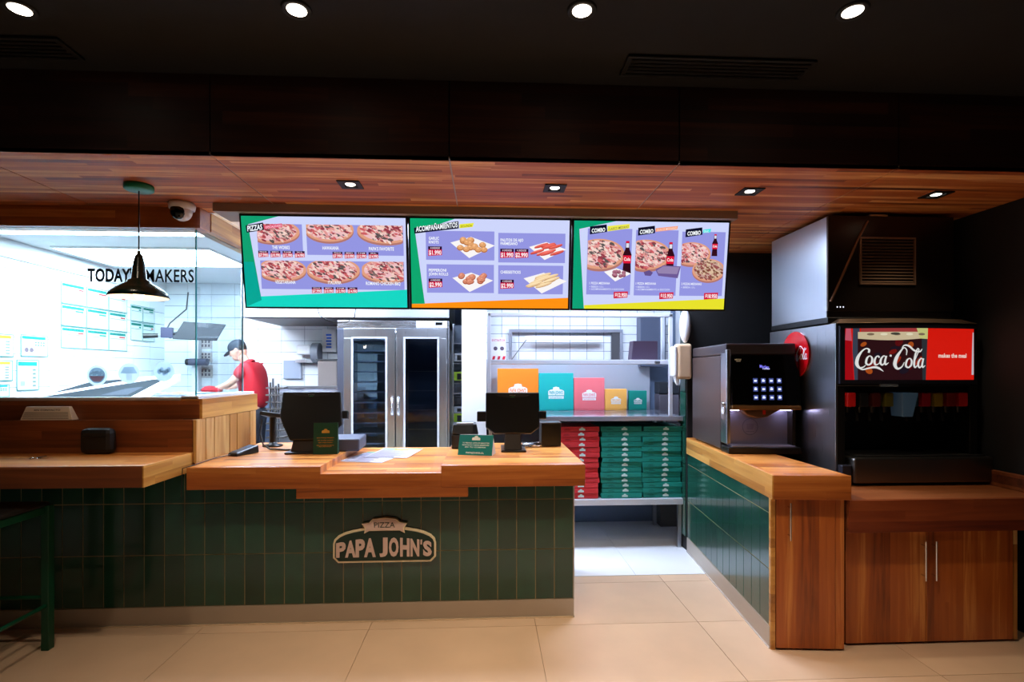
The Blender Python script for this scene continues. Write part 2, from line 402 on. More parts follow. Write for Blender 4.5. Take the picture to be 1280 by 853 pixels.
bx('cap_trim', -1.86, -1.755, 3.262, 4.02, 1.336, 1.352, PLASTIC_W, rw)
# glass
w1 = struct('window_1')
bx('pane', -4.55, -1.79, 3.29, 3.30, 1.345, 2.375, GLASS, w1)
bx('pane_edge', -1.79, -1.7845, 3.29, 3.30, 1.345, 2.375, GLASS_EDGE, w1)
cv = Canvas()
cv.text("TODAY'S", -2.427, 2.052, -2.13, 2.128, (14, 44, 52), 1, .035); cv.text("MAKERS", -2.085, 2.052, -1.797, 2.128, (14, 44, 52), 1, .015)
cv.build('lettering', PRINT, w1, (0, 3.2885, 0), (R(90), 0, 0), label='dark narrow capitals fixed across the glass')
for k, x in enumerate((-2.371, -2.183, -1.975)):
    cv = Canvas(); z = 1.478+.012*k; W_ = (226, 232, 238)
    cv.ell(x, z, .062, .062, W_ if k != 2 else (214, 224, 234), 1, 28)
    if k == 0:
        cv.ell(x, z, .048, .048, (150, 165, 178), 2, 24); cv.poly([(x-.046, z-.004), (x+.046, z-.004), (x+.02, z-.038), (x-.02, z-.038)], (214, 140, 140), 3)
        for t in range(5): cv.ell(x-.03+.015*t, z+.012+.004*(t % 2), .01, .012, (228, 232, 236), 4, 10)
    elif k == 1:
        cv.poly([(x-.05, z+.0), (x+.05, z+.0), (x+.028, z+.04), (x-.028, z+.04)], (180, 195, 210), 2); cv.rect(x-.014, z-.045, x+.014, z, (236, 240, 244), 3)
    else:
        for t in range(5): cv.ell(x-.028+.014*t, z+.01*math.sin(t*2), .012, .018, (180, 196, 212), 2, 10)
    cv.build('sticker', STICKER, w1, (0, 3.2882, 0), (R(90), 0, 0), label=('round white sticker with a bowl', 'round white sticker with a mushroom', 'round pale sticker with little leaves')[k])
w2_ = struct('window_2')
bx('pane', -1.79, -1.782, 3.30, 3.90, 1.352, 2.385, glassmat('return_glass', (236, 248, 250), .3), w2_)
bx('pane_edge', -1.791, -1.781, 3.90, 3.906, 1.352, 2.385, mat('glass_edge_pale', (170, 205, 214), .2), w2_)

# kitchen walls with tiles
def tiled(name, axis, pos, u0, u1, z0, z1, tw, th, m, inward, skip=None, stack=True, gap=.005, depth=.006, backing=GROUT_W, z_off=0):
    o = struct(name)
    if axis == 'Y': MB().box(u0, u1, pos, pos+.1*inward, 0, 2.66).build('backing', backing, o)
    else: MB().box(pos, pos+.1*inward, u0, u1, 0, 2.66).build('backing', backing, o)
    if axis == 'Y':
        me = MB().box(gap/2, tw-gap/2, -depth*inward, 0, gap/2, th-gap/2).mesh('wall_tile', m)
    else:
        me = MB().box(-depth*inward, 0, gap/2, tw-gap/2, gap/2, th-gap/2).mesh('wall_tile', m)
    r = 0; z = z0
    while z+th <= z1+.01:
        u = u0-(0 if stack or r % 2 else tw/2)
        while u+tw <= u1+.01:
            if u >= u0-.01 and not (skip and skip(u, z)):
                place('wall_tile', me, o, (u, pos, z) if axis == 'Y' else (pos, u, z))
            u += tw
        z += th; r += 1
    return o
tiled('wall_back', 'Y', 7.0, -4.2, -.35, 1.16, 2.66, .3, .15, WHITE_TILE, 1)
tiled('wall_side_kitchen', 'X', -4.2, 4.3, 7.0, 1.06, 2.58, .3, .15, WHITE_TILE, -1)
bx('cornice_board', -4.193, -4.17, 3.4, 6.99, 2.50, 2.655, PAINT_W, struct('trim_1'))
tiled('wall_service', 'Y', 5.15, -.02, 1.9, 1.62, 2.3, .17, .085, WHITE_TILE, 1)
# column between oven and shelves
MB().box(-.235, .0, 4.95, 5.35, 0, 2.66).build('column', PAINT_W, None, .004, kind='structure')
# right partition with green tiled end
pt = struct('wall_partition')
bx('core', 1.675, 3.08, 4.27, 4.42, 0, 2.7, WALL_D, pt)
me = MB().box(-.008, 0, .002, .114, .002, .302).mesh('tile', GREEN_TILE)
for k in range(8): place('tile', me, pt, (1.674, 4.29, .115+.304*k))
bx('wall_drinks', 3.08, 3.18, -3.2, 4.4, 0, 2.95, WALL_D, None, kind='structure')
bs = struct('baseboard_drinks')
bx('board', 3.065, 3.08, -3.2, 2.78, 0, .09, mat('skirting_brown', (130, 100, 74), .5), bs); bx('strip', 3.06, 3.065, -3.2, 2.78, 0, .012, KICK, bs)
bx('wall_kitchen_side', 1.9, 2.0, 4.42, 7.1, 0, 2.7, PAINT_W, None, kind='structure')
bx('wall_hall_side', -4.7, -4.6, -3.2, 3.3, 0, 2.95, WALL_D, None, kind='structure')
bx('wall_hall_rear', -4.7, 3.1, -3.3, -3.2, 0, 2.95, mat('hall_rear_paint', (84, 74, 64), .8), None, kind='structure')

# ================================================================== LIGHTS
def spot(parent, loc, power, size=100, blend=.8, col=(1, .80, .58), aim=(0, 0, 0), r=.035):
    l = bpy.data.lights.new('spot_light', 'SPOT'); l.energy = power; l.spot_size = R(size); l.spot_blend = blend; l.color = col; l.shadow_soft_size = r
    o = bpy.data.objects.new('spot_light', l); C.objects.link(o); o.parent = parent; o.location = loc; o.rotation_euler = aim
    return o
def ceiling_spot(x, y, z, label, power, group=None, **kw):
    t = thing('ceiling_downlight', label, 'light', (x, y, z), 0, group)
    MB().lathe([(.036, -.002), (.052, -.008), (.056, -.002), (.056, .004)], (0, 0, 0), 28).build('trim_ring', BLACK_M, t)
    MB().lathe([(.0, -.004), (.036, -.004)], (0, 0, 0), 24).build('lamp', LAMP, t)
    spot(t, (0, 0, -.015), power, **kw)
for x, l in ((-1.755, 'round recessed ceiling light nearest the low window end'), (-.715, 'round ceiling light above the pizza menu screen'), (.36, 'round ceiling light beside the long dark air slot'), (1.385, 'round ceiling light towards the soda machine')):
    ceiling_spot(x, 2.045-.045*(x+1.745), 2.868, l, HALL_SPOT*(1.35 if x > 0 else 1.0 if x > -1 else .55), size=105)
for x in (-.73, .37, 1.42, 2.4):  # unseen fill lamps, added to light the floor and the door fronts
    for y in (.5,):
        ceiling_spot(x, y, 2.868, 'unseen fill downlight added in the hall ceiling behind the viewer', HALL_FILL*(1.7 if x > 2 else 1.3 if x > 1 else .6), 'added fill lights behind the viewer', size=110)
for x, l in ((-.725, 'square downlight in the soffit over the pizza screen'), (.37, 'square downlight in the soffit over the side dishes screen'), (1.455, 'square downlight in the soffit over the combo screen'), (2.53, 'square downlight in the soffit over the ice machine')):
    t = thing('soffit_downlight', l, 'light', (x, 2.81, 2.5))
    b = MB()
    for a in ((-.058, .058, -.058, -.034), (-.058, .058, .034, .058), (-.058, -.034, -.034, .034), (.034, .058, -.034, .034)): b.box(*a, -.006, .002)
    b.build('square_trim', BLACK_M, t)
    MB().box(-.036, .036, -.036, .036, -.001, .0).build('recess', BLACK_M, t)
    MB().lathe([(0, -.004), (.022, -.004), (.026, -.001)], (0, 0, 0), 20).build('lamp', LAMP_S, t)
    spot(t, (0, 0, -.012), SOFFIT_SPOT, 95, .7, (1, .84, .62))
for x, y0, l in ((-2.05, 2.3, 'short dark air slot in the ceiling above the window'), (1.03, 2.3, 'long dark air slot in the ceiling above the screens')):
    t = thing('air_diffuser', l, 'vent', (x, y0, 2.868))
    wd = .42 if x > 0 else .3
    bx('frame', -wd, wd, -.09, .06, -.012, 0, BLACK_M, t, .003)
    me = MB().box(-wd+.02, wd-.02, 0, .008, -.016, -.011).mesh('slat', BLACK)
    for k in range(5): place('slat', me, t, (0, -.075+.026*k, 0))
# kitchen light panels
for i, (x0, x1, y0, y1, m, l) in enumerate(((-4.0, -2.0, 3.9, 4.5, PANEL1, 'long bright ceiling panel just behind the window glass'), (-4.0, -2.6, 5.0, 5.8, PANEL1, 'wide bright ceiling panel over the prep line'),
        (-.9, -.3, 3.9, 4.5, PANEL2, 'unseen square panel added behind the middle screen to brighten the kitchen'), (.5, 1.4, 3.75, 4.2, PANEL2, 'unseen ceiling panel added to brighten the passage and shelf of boxes'), (-2.2, -1.6, 4.8, 5.4, PANEL2, 'bright ceiling panel before the exhaust hood'))):  # panels behind the screen and over the boxes are added, hidden from view
    t = thing('ceiling_light_panel', l, 'light', ((x0+x1)/2, (y0+y1)/2, 2.66)); a, b = (x1-x0)/2, (y1-y0)/2
    MB().box(-a, a, -b, b, -.018, -.016).build('diffuser', m, t)
    f = MB(); f.box(-a-.015, a+.015, -b-.015, -b, -.02, 0); f.box(-a-.015, a+.015, b, b+.015, -.02, 0); f.box(-a-.015, -a, -b, b, -.02, 0); f.box(a, a+.015, -b, b, -.02, 0)
    f.build('frame', PAINT_W, t)

# ================================================================== SERVICE COUNTER
sco = thing('service_counter', 'long green tiled service counter with a pale kick plate', 'counter', (0, 3.16, 0))
MB().box(-1.725, .53, .0025, .80, 0, .824).box(-4.5, -1.725, .0025, .036, 0, .904).build('carcass', GROUT, sco)
me3 = MB().box(.002, .112, 0, .008, .002, .300).mesh('tile', GREEN_TILE)
me1 = MB().box(.002, .112, 0, .008, .002, .100).mesh('tile', GREEN_TILE)
me2 = MB().box(.002, .112, 0, .008, .002, .180).mesh('tile', GREEN_TILE)
x = .53-.1155
while x > -3.3:
    for z, me in ((.115, me3), (.419, me3), (.723, me1 if x > -1.72 else me2)): place('tile', me, sco, (x, 0, z))
    x -= .1155
bx('kick_plate', -4.5, .533, -.004, .008, .008, .112, KICK, sco)
bx('floor_strip', -4.5, .536, -.009, .0, 0, .009, mat('bright_strip', (240, 225, 200), .25, .6), sco)
bx('corner_trim', .530, .537, -.003, .02, .11, .83, STEEL, sco)
ct = thing('wooden_countertop', 'stepped wooden countertop on the green tiled counter', 'countertop', (0, 3.05, .826))
MB().hexa([(-1.69, 0, 0), (-.955, 0, 0), (-.955, 1.02, 0), (-1.733, 1.02, 0), (-1.733, .15, 0), (-1.69, .15, 0)][:4], [(-1.69, 0, .131), (-.955, 0, .131), (-.955, 1.02, .131), (-1.733, 1.02, .131)]).build('raised_slab', W_TOP, ct, .004)
bx('corner_filler', -1.733, -1.688, .13, 1.02, .01, .130, W_TOP, ct)
bx('raised_slab', -.262, .578, 0, .92, 0, .131, W_TOP, ct, .004)
bx('lowered_slab', -.957, -.26, .0, 1.03, .02, .086, W_TOP, ct, .003)
MB().box(-1.09, -.108, -.012, .03, -.055, .002).box(-.955, -.262, -.012, .0, .0, .086).build('apron', W_FASCIA, ct, .002)
bx('front_edge', -1.70, -.953, -.014, -.001, .002, .129, W_FASCIA, ct, .002)
bx('front_edge', -.264, .58, -.014, -.001, .002, .129, W_FASCIA, ct, .002)
bt = thing('bar_shelf', 'thick wooden bar shelf jutting out below the window', 'shelf', (0, 2.755, .907))
bx('shelf_board', -4.5, -1.757, 0, .443, 0, .113, W_TOP, bt, .004)
bx('front_edge', -4.5, -1.757, -.012, 0, .001, .112, W_DARK, bt, .002)
bx('end_board', -1.756, -1.748, -.012, .443, .001, .112, W_SIDE, bt, .001)

# raised sign on the tiles
sg = thing('wall_sign', 'raised arched sign with a ribbon on the green tiles', 'sign', (-.608, 3.158, .36))
SIGN_P = mat('sign_letters', (214, 186, 176), .5); SIGN_C = mat('sign_rim', (232, 216, 180), .45); SIGN_G = mat('sign_green', (14, 44, 34), .5)
def arch(wd, zt, n=14, inset=0):
    a = wd/2-inset; r = .03-inset*.5
    pts = [(-a+r, 0+inset), (a-r, inset), (a, r+inset), (a, .115)]
    pts += [(a*math.cos(PI*i/n), .115-inset*.3+(zt-.115-inset)*math.sin(PI*i/n)**.9) for i in range(1, n)]
    return pts+[(-a, .115), (-a, r+inset)]
MX = Matrix.Translation((0, 0, 0)) @ Matrix.Rotation(R(90), 4, 'X')
MB().prism(arch(.61, .215), .016, MX).build('rim', SIGN_C, sg, .002)
MB().prism(arch(.61, .215, inset=.012), .019, MX).build('face', SIGN_G, sg)
rb = [(-.09, .192), (.09, .192), (.12, .176), (.115, .205), (.135, .236), (.09, .243), (.07, .262), (0, .271), (-.07, .262), (-.09, .243), (-.135, .236), (-.115, .205), (-.12, .176)]
MB().prism(rb, .026, MX).build('ribbon', SIGN_C, sg, .001)
rb2 = [(x*.94, .222+(z-.222)*.86) for x, z in rb]
MB().prism(rb2, .0275, MX).build('ribbon_face', SIGN_P, sg)
def raised(st, x0, x1, base, top, depth, y, parent, m, name='letter', bold=.035, arch_h=0, cx=0, half=.3):
    vs_, fs_, w_ = text2d(st, 1.0, bold)
    lo = min(v[1] for v in vs_); hi = max(v[1] for v in vs_)
    f = lambda X: 1+arch_h*(1-((X-cx)/half)**2)
    b = MB(); n = len(vs_); vv = []
    for yy in (0, depth):
        for px_, py_ in vs_:
            X = x0+(x1-x0)*px_/w_; vv.append((X, -y-yy, base+(top-base)*(py_-lo)/(hi-lo)*f(X)))
    from collections import Counter
    ec = Counter(); dirn = {}
    for q in fs_:
        for i in range(len(q)):
            a_, c_ = q[i], q[(i+1) % len(q)]; e = (min(a_, c_), max(a_, c_)); ec[e] += 1; dirn[e] = (a_, c_)
    faces = [[n+i for i in q] for q in fs_]+[[dirn[e][0], dirn[e][1], n+dirn[e][1], n+dirn[e][0]] for e, cnt in ec.items() if cnt == 1]
    b.add(vv, faces); return b.build(name, m, parent)
lx = [-.285, -.222, -.163, -.108, None, -.04, .017, .085, .147, .21, .225]
word = [('P', -.285, -.228), ('A', -.232, -.168), ('P', -.17, -.116), ('A', -.12, -.052), ('J', -.03, .018), ('O', .026, .083), ('H', .092, .148), ('N', .153, .206), ("'", .2125, .2225), ('S', .228, .280)]
for ch, a, b in word:
    if ch == "'": MB().box(a, b, -.024, -.018, .106, .134).build('apostrophe', SIGN_P, sg); continue
    raised(ch, a, b, .035, .117, .006, .018, sg, SIGN_P, bold=.045, arch_h=.40, half=.30)
raised('PIZZA', -.06, .062, .212, .243, .0015, .0275, sg, SIGN_G, 'ribbon_lettering', .0)

# ================================================================== MENU SCREENS
def pizza(c, cx, cy, rx, ry, ly, clip, pal=((238, 190, 196), (206, 96, 100), (150, 60, 74), (246, 216, 206), (240, 200, 190), (226, 150, 146), (90, 84, 84)), n=130, crust=(226, 160, 130)):
    c.clip = clip
    c.ell(cx, cy+ry*.16, rx, ry, (180, 120, 110), ly, 36); c.ell(cx, cy, rx, ry, crust, ly+1, 36); c.ell(cx, cy-ry*.04, rx*.88, ry*.86, pal[0], ly+2, 32)
    rr = random.Random(int(cx*7+cy*3))
    for k in range(n):
        a = rr.random()*2*PI; d = math.sqrt(rr.random())*.86; q = rr.choice(pal[1:]); s_ = rr.uniform(.05, .13)
        c.ell(cx+rx*d*math.cos(a), cy+ry*d*math.sin(a), rx*s_, max(ry, rx*.5)*s_*.8, q, ly+3+(k % 3), 7, rr.random())
    c.clip = None
def price(c, x0, y0, x1, y1, st, head='DESDE'):
    h = (y1-y0)
    c.rect(x0, y0, x1, y0+h*.32, (40, 10, 50), 4); c.poly([(x0, y0+h*.32), (x1, y0+h*.32), (x1, y1-h*.1), (x0, y1)], (206, 14, 62), 4)
    c.text(head, x0+(x1-x0)*.15, y0+h*.27, x1-(x1-x0)*.15, y0+h*.07, (250, 220, 235), 5, .01)
    c.text(st, x0+(x1-x0)*.05, y0+h*.86, x1-(x1-x0)*.05, y0+h*.42, (255, 240, 246), 5, .03)
SW, SH = 1.005, .566
def screen(x, name_label, x_px, y_px, draw):
    t = thing('menu_screen', name_label, 'screen', (x, 3.24, 2.17)); t.rotation_euler = (R(98.1), 0, 0)
    MB().box(-SW/2, SW/2, -SH/2, SH/2, -.05, 0).build('housing', BLACK, t, .004)
    c = Canvas(); a, b = x_px; u, v = y_px
    c.M = lambda X, Y: ((X-a)/(b-a)*(SW-.024)-(SW-.024)/2, (SH-.024)/2-(Y-u)/(v-u)*(SH-.024))
    draw(c); c.build('screen_image', PRINT_S, t, (0, 0, .0006))
    MB().box(-.06, .06, -.12, .12, -.09, -.05).box(-.02, .02, .05, .33, -.10, -.085).build('wall_bracket', BLACK_M, t)
    return t
BG, CARD = (206, 214, 252), (148, 150, 226)
def d1(c):
    c.rect(0, 0, 1000, 600, BG, 0)
    c.poly([(0, 0), (225, 0), (40, 55), (95, 555), (0, 600)], (14, 160, 112), 1); c.poly([(0, 560), (0, 600), (1000, 600), (1000, 478), (95, 530)], (20, 214, 196), 1)
    c.poly([(0, 300), (60, 300), (95, 555), (0, 600)], (4, 166, 150), 2)
    def card(x0, y0, x1, y1): c.rect(x0, y0, x1, y1, CARD, 2)
    card(92, 50, 365, 250); card(390, 50, 985, 250); card(100, 290, 985, 480)
    for q in ((190, 100, 160, 75, (92, 50, 362, 200)), (530, 80, 150, 82, (390, 50, 700, 200)), (880, 85, 180, 85, (700, 50, 982, 205)), (230, 350, 150, 75, (105, 290, 382, 440)), (545, 350, 165, 82, (382, 290, 720, 450)), (880, 350, 165, 78, (722, 290, 982, 440))):
        pizza(c, *q[:4], 3, q[4], n=210)
    c.poly([(26, 62), (132, 42), (136, 90), (30, 110)], (10, 14, 40), 10); c.text('PIZZAS', 36, 100, 126, 66, (245, 250, 255), 11, .03, slope=-.15)
    c.poly([(138, 62), (245, 46), (248, 70), (138, 84)], (226, 70, 110), 10); c.text('ESPECIALIDADES', 145, 80, 242, 66, (255, 220, 230), 11, .01, slope=-.14)
    for st, a, b, y in (('THE WORKS', 178, 285, 214), ('HAWAIANA', 485, 585, 214), ("PAPA'S FAVORITE", 770, 925, 216), ('VEGETARIANA', 185, 310, 444), ('ITALIANA', 510, 592, 444), ('ROMANO CHICKEN BBQ', 745, 960, 448)):
        c.text(st, a, y, b, y-22, (246, 250, 255), 9, .02)
    for i, st in enumerate(('$7.990', '$10.990', '$12.990', '$14.990')):
        price(c, 92+i*74, 226, 152+i*74, 270, st, ('PEQUE', 'MED', 'FAM', 'XL')[i]); price(c, 545+i*74, 228, 605+i*74, 272, st, ('PEQUE', 'MED', 'FAM', 'XL')[i]); price(c, 408+i*74, 465, 468+i*74, 506, st, ('PEQUE', 'MED', 'FAM', 'XL')[i])
def rolls(c, cx, cy, s_, col, n, ly=4, kind='ball'):
    rr = random.Random(int(cx+cy)); w_ = (250, 246, 246)
    c.poly([(cx-s_*1.25, cy-s_*.1), (cx-s_*.1, cy-s_*.45), (cx+s_*1.25, cy+s_*.05), (cx-s_*.2, cy+s_*.8)], w_, ly)
    for k in range(n):
        x = cx-s_*.75+1.5*s_*rr.random(); y = cy-s_*.3+s_*.6*rr.random()
        d = (col[0]-40, col[1]-50, max(0, col[2]-50)); hi = (min(255, col[0]+24), min(255, col[1]+24), min(255, col[2]+24))
        if kind == 'ball': c.ell(x, y+3, s_*.2, s_*.17, d, ly+1+k % 3, 12); c.ell(x, y-2, s_*.17, s_*.14, col, ly+2+k % 3, 12); c.ell(x-4, y-8, s_*.07, s_*.05, hi, ly+5, 8)
        else:
            c.ell(x, y+5, s_*.5, s_*.09, d, ly+1+k % 3, 12, -.32); c.ell(x, y, s_*.5, s_*.08, col, ly+2+k % 3, 12, -.32); c.ell(x, y-5, s_*.42, s_*.03, hi, ly+5, 10, -.32)
def d2(c):
    c.rect(0, 0, 1210, 710, BG, 0)
    c.poly([(0, 0), (335, 0), (36, 110), (100, 680), (0, 680)], (8, 166, 110), 1); c.poly([(0, 680), (1210, 622), (1210, 710), (0, 710)], (255, 146, 16), 1)
    for q in ((115, 95, 635, 325), (665, 105, 1180, 340), (118, 360, 632, 588), (665, 362, 1168, 594)): c.rect(*q, CARD, 2)
    c.poly([(28, 75), (362, 18), (365, 75), (30, 120)], (10, 14, 40), 8); c.text('ACOMPAÑAMIENTOS', 42, 105, 356, 66, (245, 250, 255), 9, .03, slope=-.13)
    c.poly([(370, 42), (480, 30), (470, 62), (370, 74)], (236, 234, 60), 7); c.text('SEGUNDA', 378, 68, 465, 50, (120, 120, 30), 8, .01, slope=-.1)
    rolls(c, 470, 200, 135, (226, 164, 110), 14); rolls(c, 1045, 225, 115, (226, 96, 84), 9, kind='stick'); rolls(c, 470, 480, 125, (214, 136, 110), 15); rolls(c, 1030, 480, 135, (240, 206, 160), 10, kind='stick')
    for st, x0, y0, x1 in (('GARLIC', 138, 165, 215), ('KNOTS', 138, 195, 212), ('PALITOS DE AJO', 682, 172, 856), ('PARMESANO', 682, 200, 812), ('PEPPERONI', 134, 418, 268), ('JOHN ROLLS', 134, 448, 282), ('CHEESESTICKS', 682, 428, 838)):
        c.text(st, x0, y0, x1, y0-22, (246, 250, 255), 9, .025)
    for x, y, st in ((132, 218, '$1.990'), (680, 230, '$1.990'), (792, 230, '$2.990'), (132, 474, '$2.990'), (682, 478, '$2.990')): price(c, x, y, x+104, y+76, st, '4 UNIDADES')
def bottle(c, x, y, h, ly=6):
    w_ = h*.26
    c.poly([(x-w_*.2, y), (x+w_*.2, y), (x+w_*.25, y+h*.25), (x+w_*.5, y+h*.42), (x+w_*.42, y+h*.7), (x+w_*.5, y+h), (x-w_*.5, y+h), (x-w_*.42, y+h*.7), (x-w_*.5, y+h*.42), (x-w_*.25, y+h*.25)], (50, 10, 26), ly)
    c.rect(x-w_*.45, y+h*.44, x+w_*.45, y+h*.68, (226, 24, 60), ly+1); c.rect(x-w_*.2, y, x+w_*.2, y+h*.06, (220, 20, 60), ly+1); c.rect(x-w_*.17, y+h*.07, x+w_*.17, y+h*.2, (225, 225, 240), ly+1)
    c.text('Cola', x-w_*.36, y+h*.6, x+w_*.36, y+h*.5, (255, 255, 255), ly+2)
def d3(c):
    c.rect(0, 0, 1200, 700, BG, 0)
    c.poly([(0, 0), (320, 0), (40, 65), (90, 700), (0, 700)], (6, 160, 116), 1); c.poly([(92, 672), (1200, 610), (1200, 700), (92, 700)], (232, 226, 44), 1)
    for q in ((105, 60, 448, 585), (478, 66, 808, 590), (838, 75, 1178, 590)): c.rect(*q, CARD, 2)
    pizza(c, 200, 260, 195, 120, 3, (108, 100, 446, 420), n=260); pizza(c, 560, 262, 195, 120, 3, (480, 100, 806, 420), n=260)
    pizza(c, 920, 250, 150, 92, 3, (840, 100, 1176, 400), n=180); pizza(c, 1060, 380, 130, 90, 4, (930, 280, 1176, 500), n=200, pal=((200, 160, 150), (150, 80, 80), (120, 70, 50), (220, 190, 160)))
    bottle(c, 415, 155, 260, 8); bottle(c, 752, 160, 255, 8); bottle(c, 1098, 92, 175, 8)
    rolls(c, 345, 410, 85, (170, 110, 130), 9, 9)
    c.poly([(640, 380), (700, 345), (838, 352), (818, 448), (665, 430)], (110, 90, 150), 9); c.poly([(650, 388), (700, 352), (828, 358), (812, 415), (665, 410)], (150, 132, 176), 10); c.poly([(548, 400), (592, 385), (622, 405), (604, 432), (560, 428)], (100, 80, 140), 9)
    for x, yy, s1 in ((120, 45, ((150, 55), 'COMBO')), (492, 50, ((0, 0), 'COMBO')), (862, 58, ((0, 0), 'COMBO'))):
        c.poly([(x, yy), (x+128, yy-18), (x+132, yy+40), (x, yy+62)], (10, 14, 40), 12); c.text('COMBO', x+14, yy+48, x+118, yy+18, (245, 250, 255), 13, .035, slope=-.1)
    c.poly([(255, 40), (425, 20), (425, 55), (255, 82)], (240, 236, 80), 11); c.text('CLASICO MEDIANO', 262, 74, 418, 54, (110, 100, 60), 12, .01, slope=-.14)
    c.poly([(627, 52), (800, 32), (795, 58), (627, 80)], (252, 160, 120), 11); c.text('DULCE MEDIANO', 640, 74, 790, 58, (250, 230, 220), 12, .01, slope=-.13); c.poly([(998, 58), (1060, 50), (1056, 78), (998, 84)], (60, 230, 230), 11); c.text('DUO', 1006, 80, 1044, 62, (220, 250, 250), 12)
    for x, st in ((128, '$12.950'), (490, '$15.950'), (850, '$18.950')):
        c.text('1 PIZZA MEDIANA' if x < 800 else '2 PIZZAS MEDIANAS', x, 502, x+160, 484, (240, 244, 255), 9, .02); c.text('+ BEBIDA 1.5 L', x, 528, x+110, 514, (226, 232, 255), 9, .01)
        if x < 800: c.text('+ ACOMPANAMIENTO A ELECCION', x, 548, x+270, 534, (226, 232, 255), 9, .01)
    for x, y, st in ((320, 562, '$12.950'), (680, 566, '$15.950'), (1035, 566, '$18.950')):
        c.poly([(x, y), (x+112, y-4), (x+108, y+46), (x, y+54)], (210, 20, 62), 6); c.text(st, x+10, y+40, x+104, y+10, (255, 240, 246), 7, .035)
screen(-.985, 'menu screen showing six pizzas with a teal lower edge', (0, 1000), (0, 600), d1)
screen(.024, 'menu screen of side dishes with an orange lower edge', (0, 1210), (0, 710), d2)
screen(1.034, 'menu screen of three combos with a yellow lower edge', (0, 1200), (0, 700), d3)
cb = thing('hanging_cable', 'thin black cable looping down below the pizza menu screen', 'cable', (-.99, 3.36, 1.86))
MB().tube([(-.1, 0, .1), (-.07, 0, 0), (-.03, 0, -.03), (.03, 0, -.05), (.1, 0, -.045), (.15, 0, -.01), (.16, 0, .08)], .003).build('wire', BLACK, cb)

# ================================================================== PENDANT, CAMERA
pl = thing('pendant_lamp', 'dark green metal pendant lamp hanging over the bar shelf', 'lamp', (-1.86, 2.88, 2.5))
MB().lathe([(0, 0), (.068, 0), (.07, -.012), (.068, -.026), (.062, -.03), (0, -.031)], (0, 0, 0), 32).build('ceiling_rose', mat('rose_green', (0, 120, 84), .4), pl)
MB().tube([(0, 0, -.03), (0, 0, -.36)], .0035).build('cord', BLACK, pl)
MB().lathe([(.004, -.35), (.008, -.352), (.010, -.37), (.018, -.375), (.022, -.40), (.026, -.41), (.036, -.50), (0.039, -.505), (0.053, -.512), (0.057, -.524), (0.103, -.55), (0.129, -.575), (0.140, -.60), (0.138, -.602), (0.126, -.58), (0.095, -.557), (0.047, -.53)], (0, 0, 0), 40).build('lamp_shade', mat('shade_green', (4, 30, 24), .25), pl)
MB().lathe([(0.136, -.601), (0.124, -.581), (0.093, -.559), (0.043, -.533), (0, -.53)], (0, 0, -.001), 40).build('shade_lining', mat('shade_lining', (244, 226, 206), .5), pl)
MB().ell((0, 0, -.575), (.028, .028, .034)).build('bulb', mat('bulb_glow', (255, 255, 255), .4, emit=(255, 214, 170), es=6), pl)
l = bpy.data.lights.new('bulb_light', 'POINT'); l.energy = 2.2; l.color = (1, .8, .6); l.shadow_soft_size = .03
o = bpy.data.objects.new('bulb_light', l); C.objects.link(o); o.parent = pl; o.location = (0, 0, -.615)
dc = thing('security_camera', 'white dome security camera under the soffit by the window corner', 'camera', (-1.80, 3.17, 2.5)); dc.scale = (1.3,)*3
MB().lathe([(0, 0), (.05, 0), (.055, -.012), (.052, -.03), (.045, -.035)], (0, 0, 0), 28).ell((0, -.004, -.04), (.044, .044, .044)).build('housing', PLASTIC_W, dc)
MB().lathe([(0, .047), (.02, .045), (.03, .038), (.033, .028)], (0, -.004, -.04), 24, (-.1, -1, -.35)).build('lens', BLACK_G, dc)
MB().lathe([(0, 0), (.03, 0), (.034, -.014), (.02, -.03), (0, -.034)], (-1.9, 3.45, 2.655), 20).build('smoke_detector', GREY_P, None, label='small round grey detector on the kitchen ceiling behind the lamp cord', category='detector')

# ================================================================== THINGS ON THE BAR
t = thing('slogan_block', 'white wedge shaped block with striped face on the window ledge', 'block', (-2.6, 3.235, 1.213))
MB().hexa([(-.15, -.03, 0), (.15, -.03, 0), (.15, .02, 0), (-.15, .02, 0)], [(-.13, -.012, .08), (.115, -.012, .08), (.115, .012, .08), (-.13, .012, .08)]).build('body', mat('slogan_white', (240, 228, 216), .5), t, .003)
cv = Canvas(.0002)
for k in range(5): cv.rect(-.14+.002*k, .008+.009*k, .125-.002*k, .011+.009*k, (80, 62, 54), 1)
cv.text('SIN CONTACTO', -.08, .056, .07, .066, (50, 40, 36), 1)
o = cv.build('printed_lines', PRINT, t, (0, -.0306, 0), (R(77.5), 0, 0))
bx('corner_post', -1.747, -1.727, 3.188, 3.203, .957, 1.212, W_BOARD, rw, .001)
t = thing('black_pouch', 'black rounded pouch standing against the wooden back panel', 'pouch', (-2.27, 3.15, 1.021))
MB().box(-.085, .095, -.03, .035, 0, .15).build('body', BLACK_M, t, .028); MB().tube([(-.06, -.031, .10), (.07, -.031, .10)], .003).build('zip', BLACK, t)
t = thing('key_ring', 'small bunch of keys lying on the bar shelf', 'keys', (-2.48, 2.98, 1.021))
MB().tube([(.02*math.cos(a*PI/8), .02*math.sin(a*PI/8), .004) for a in range(17)], .0022).build('ring', CHROME, t)
for k, a in enumerate((.2, 1.4, 3.4)):
    M = Matrix.Rotation(a, 4, 'Z'); MB().box(.02, .065, -.004, .004, .001+.003*k, .004+.003*k, M).box(.015, .03, -.01, .01, .001+.003*k, .004+.003*k, M).build('key', (CHROME, BLACK)[k % 2], t)
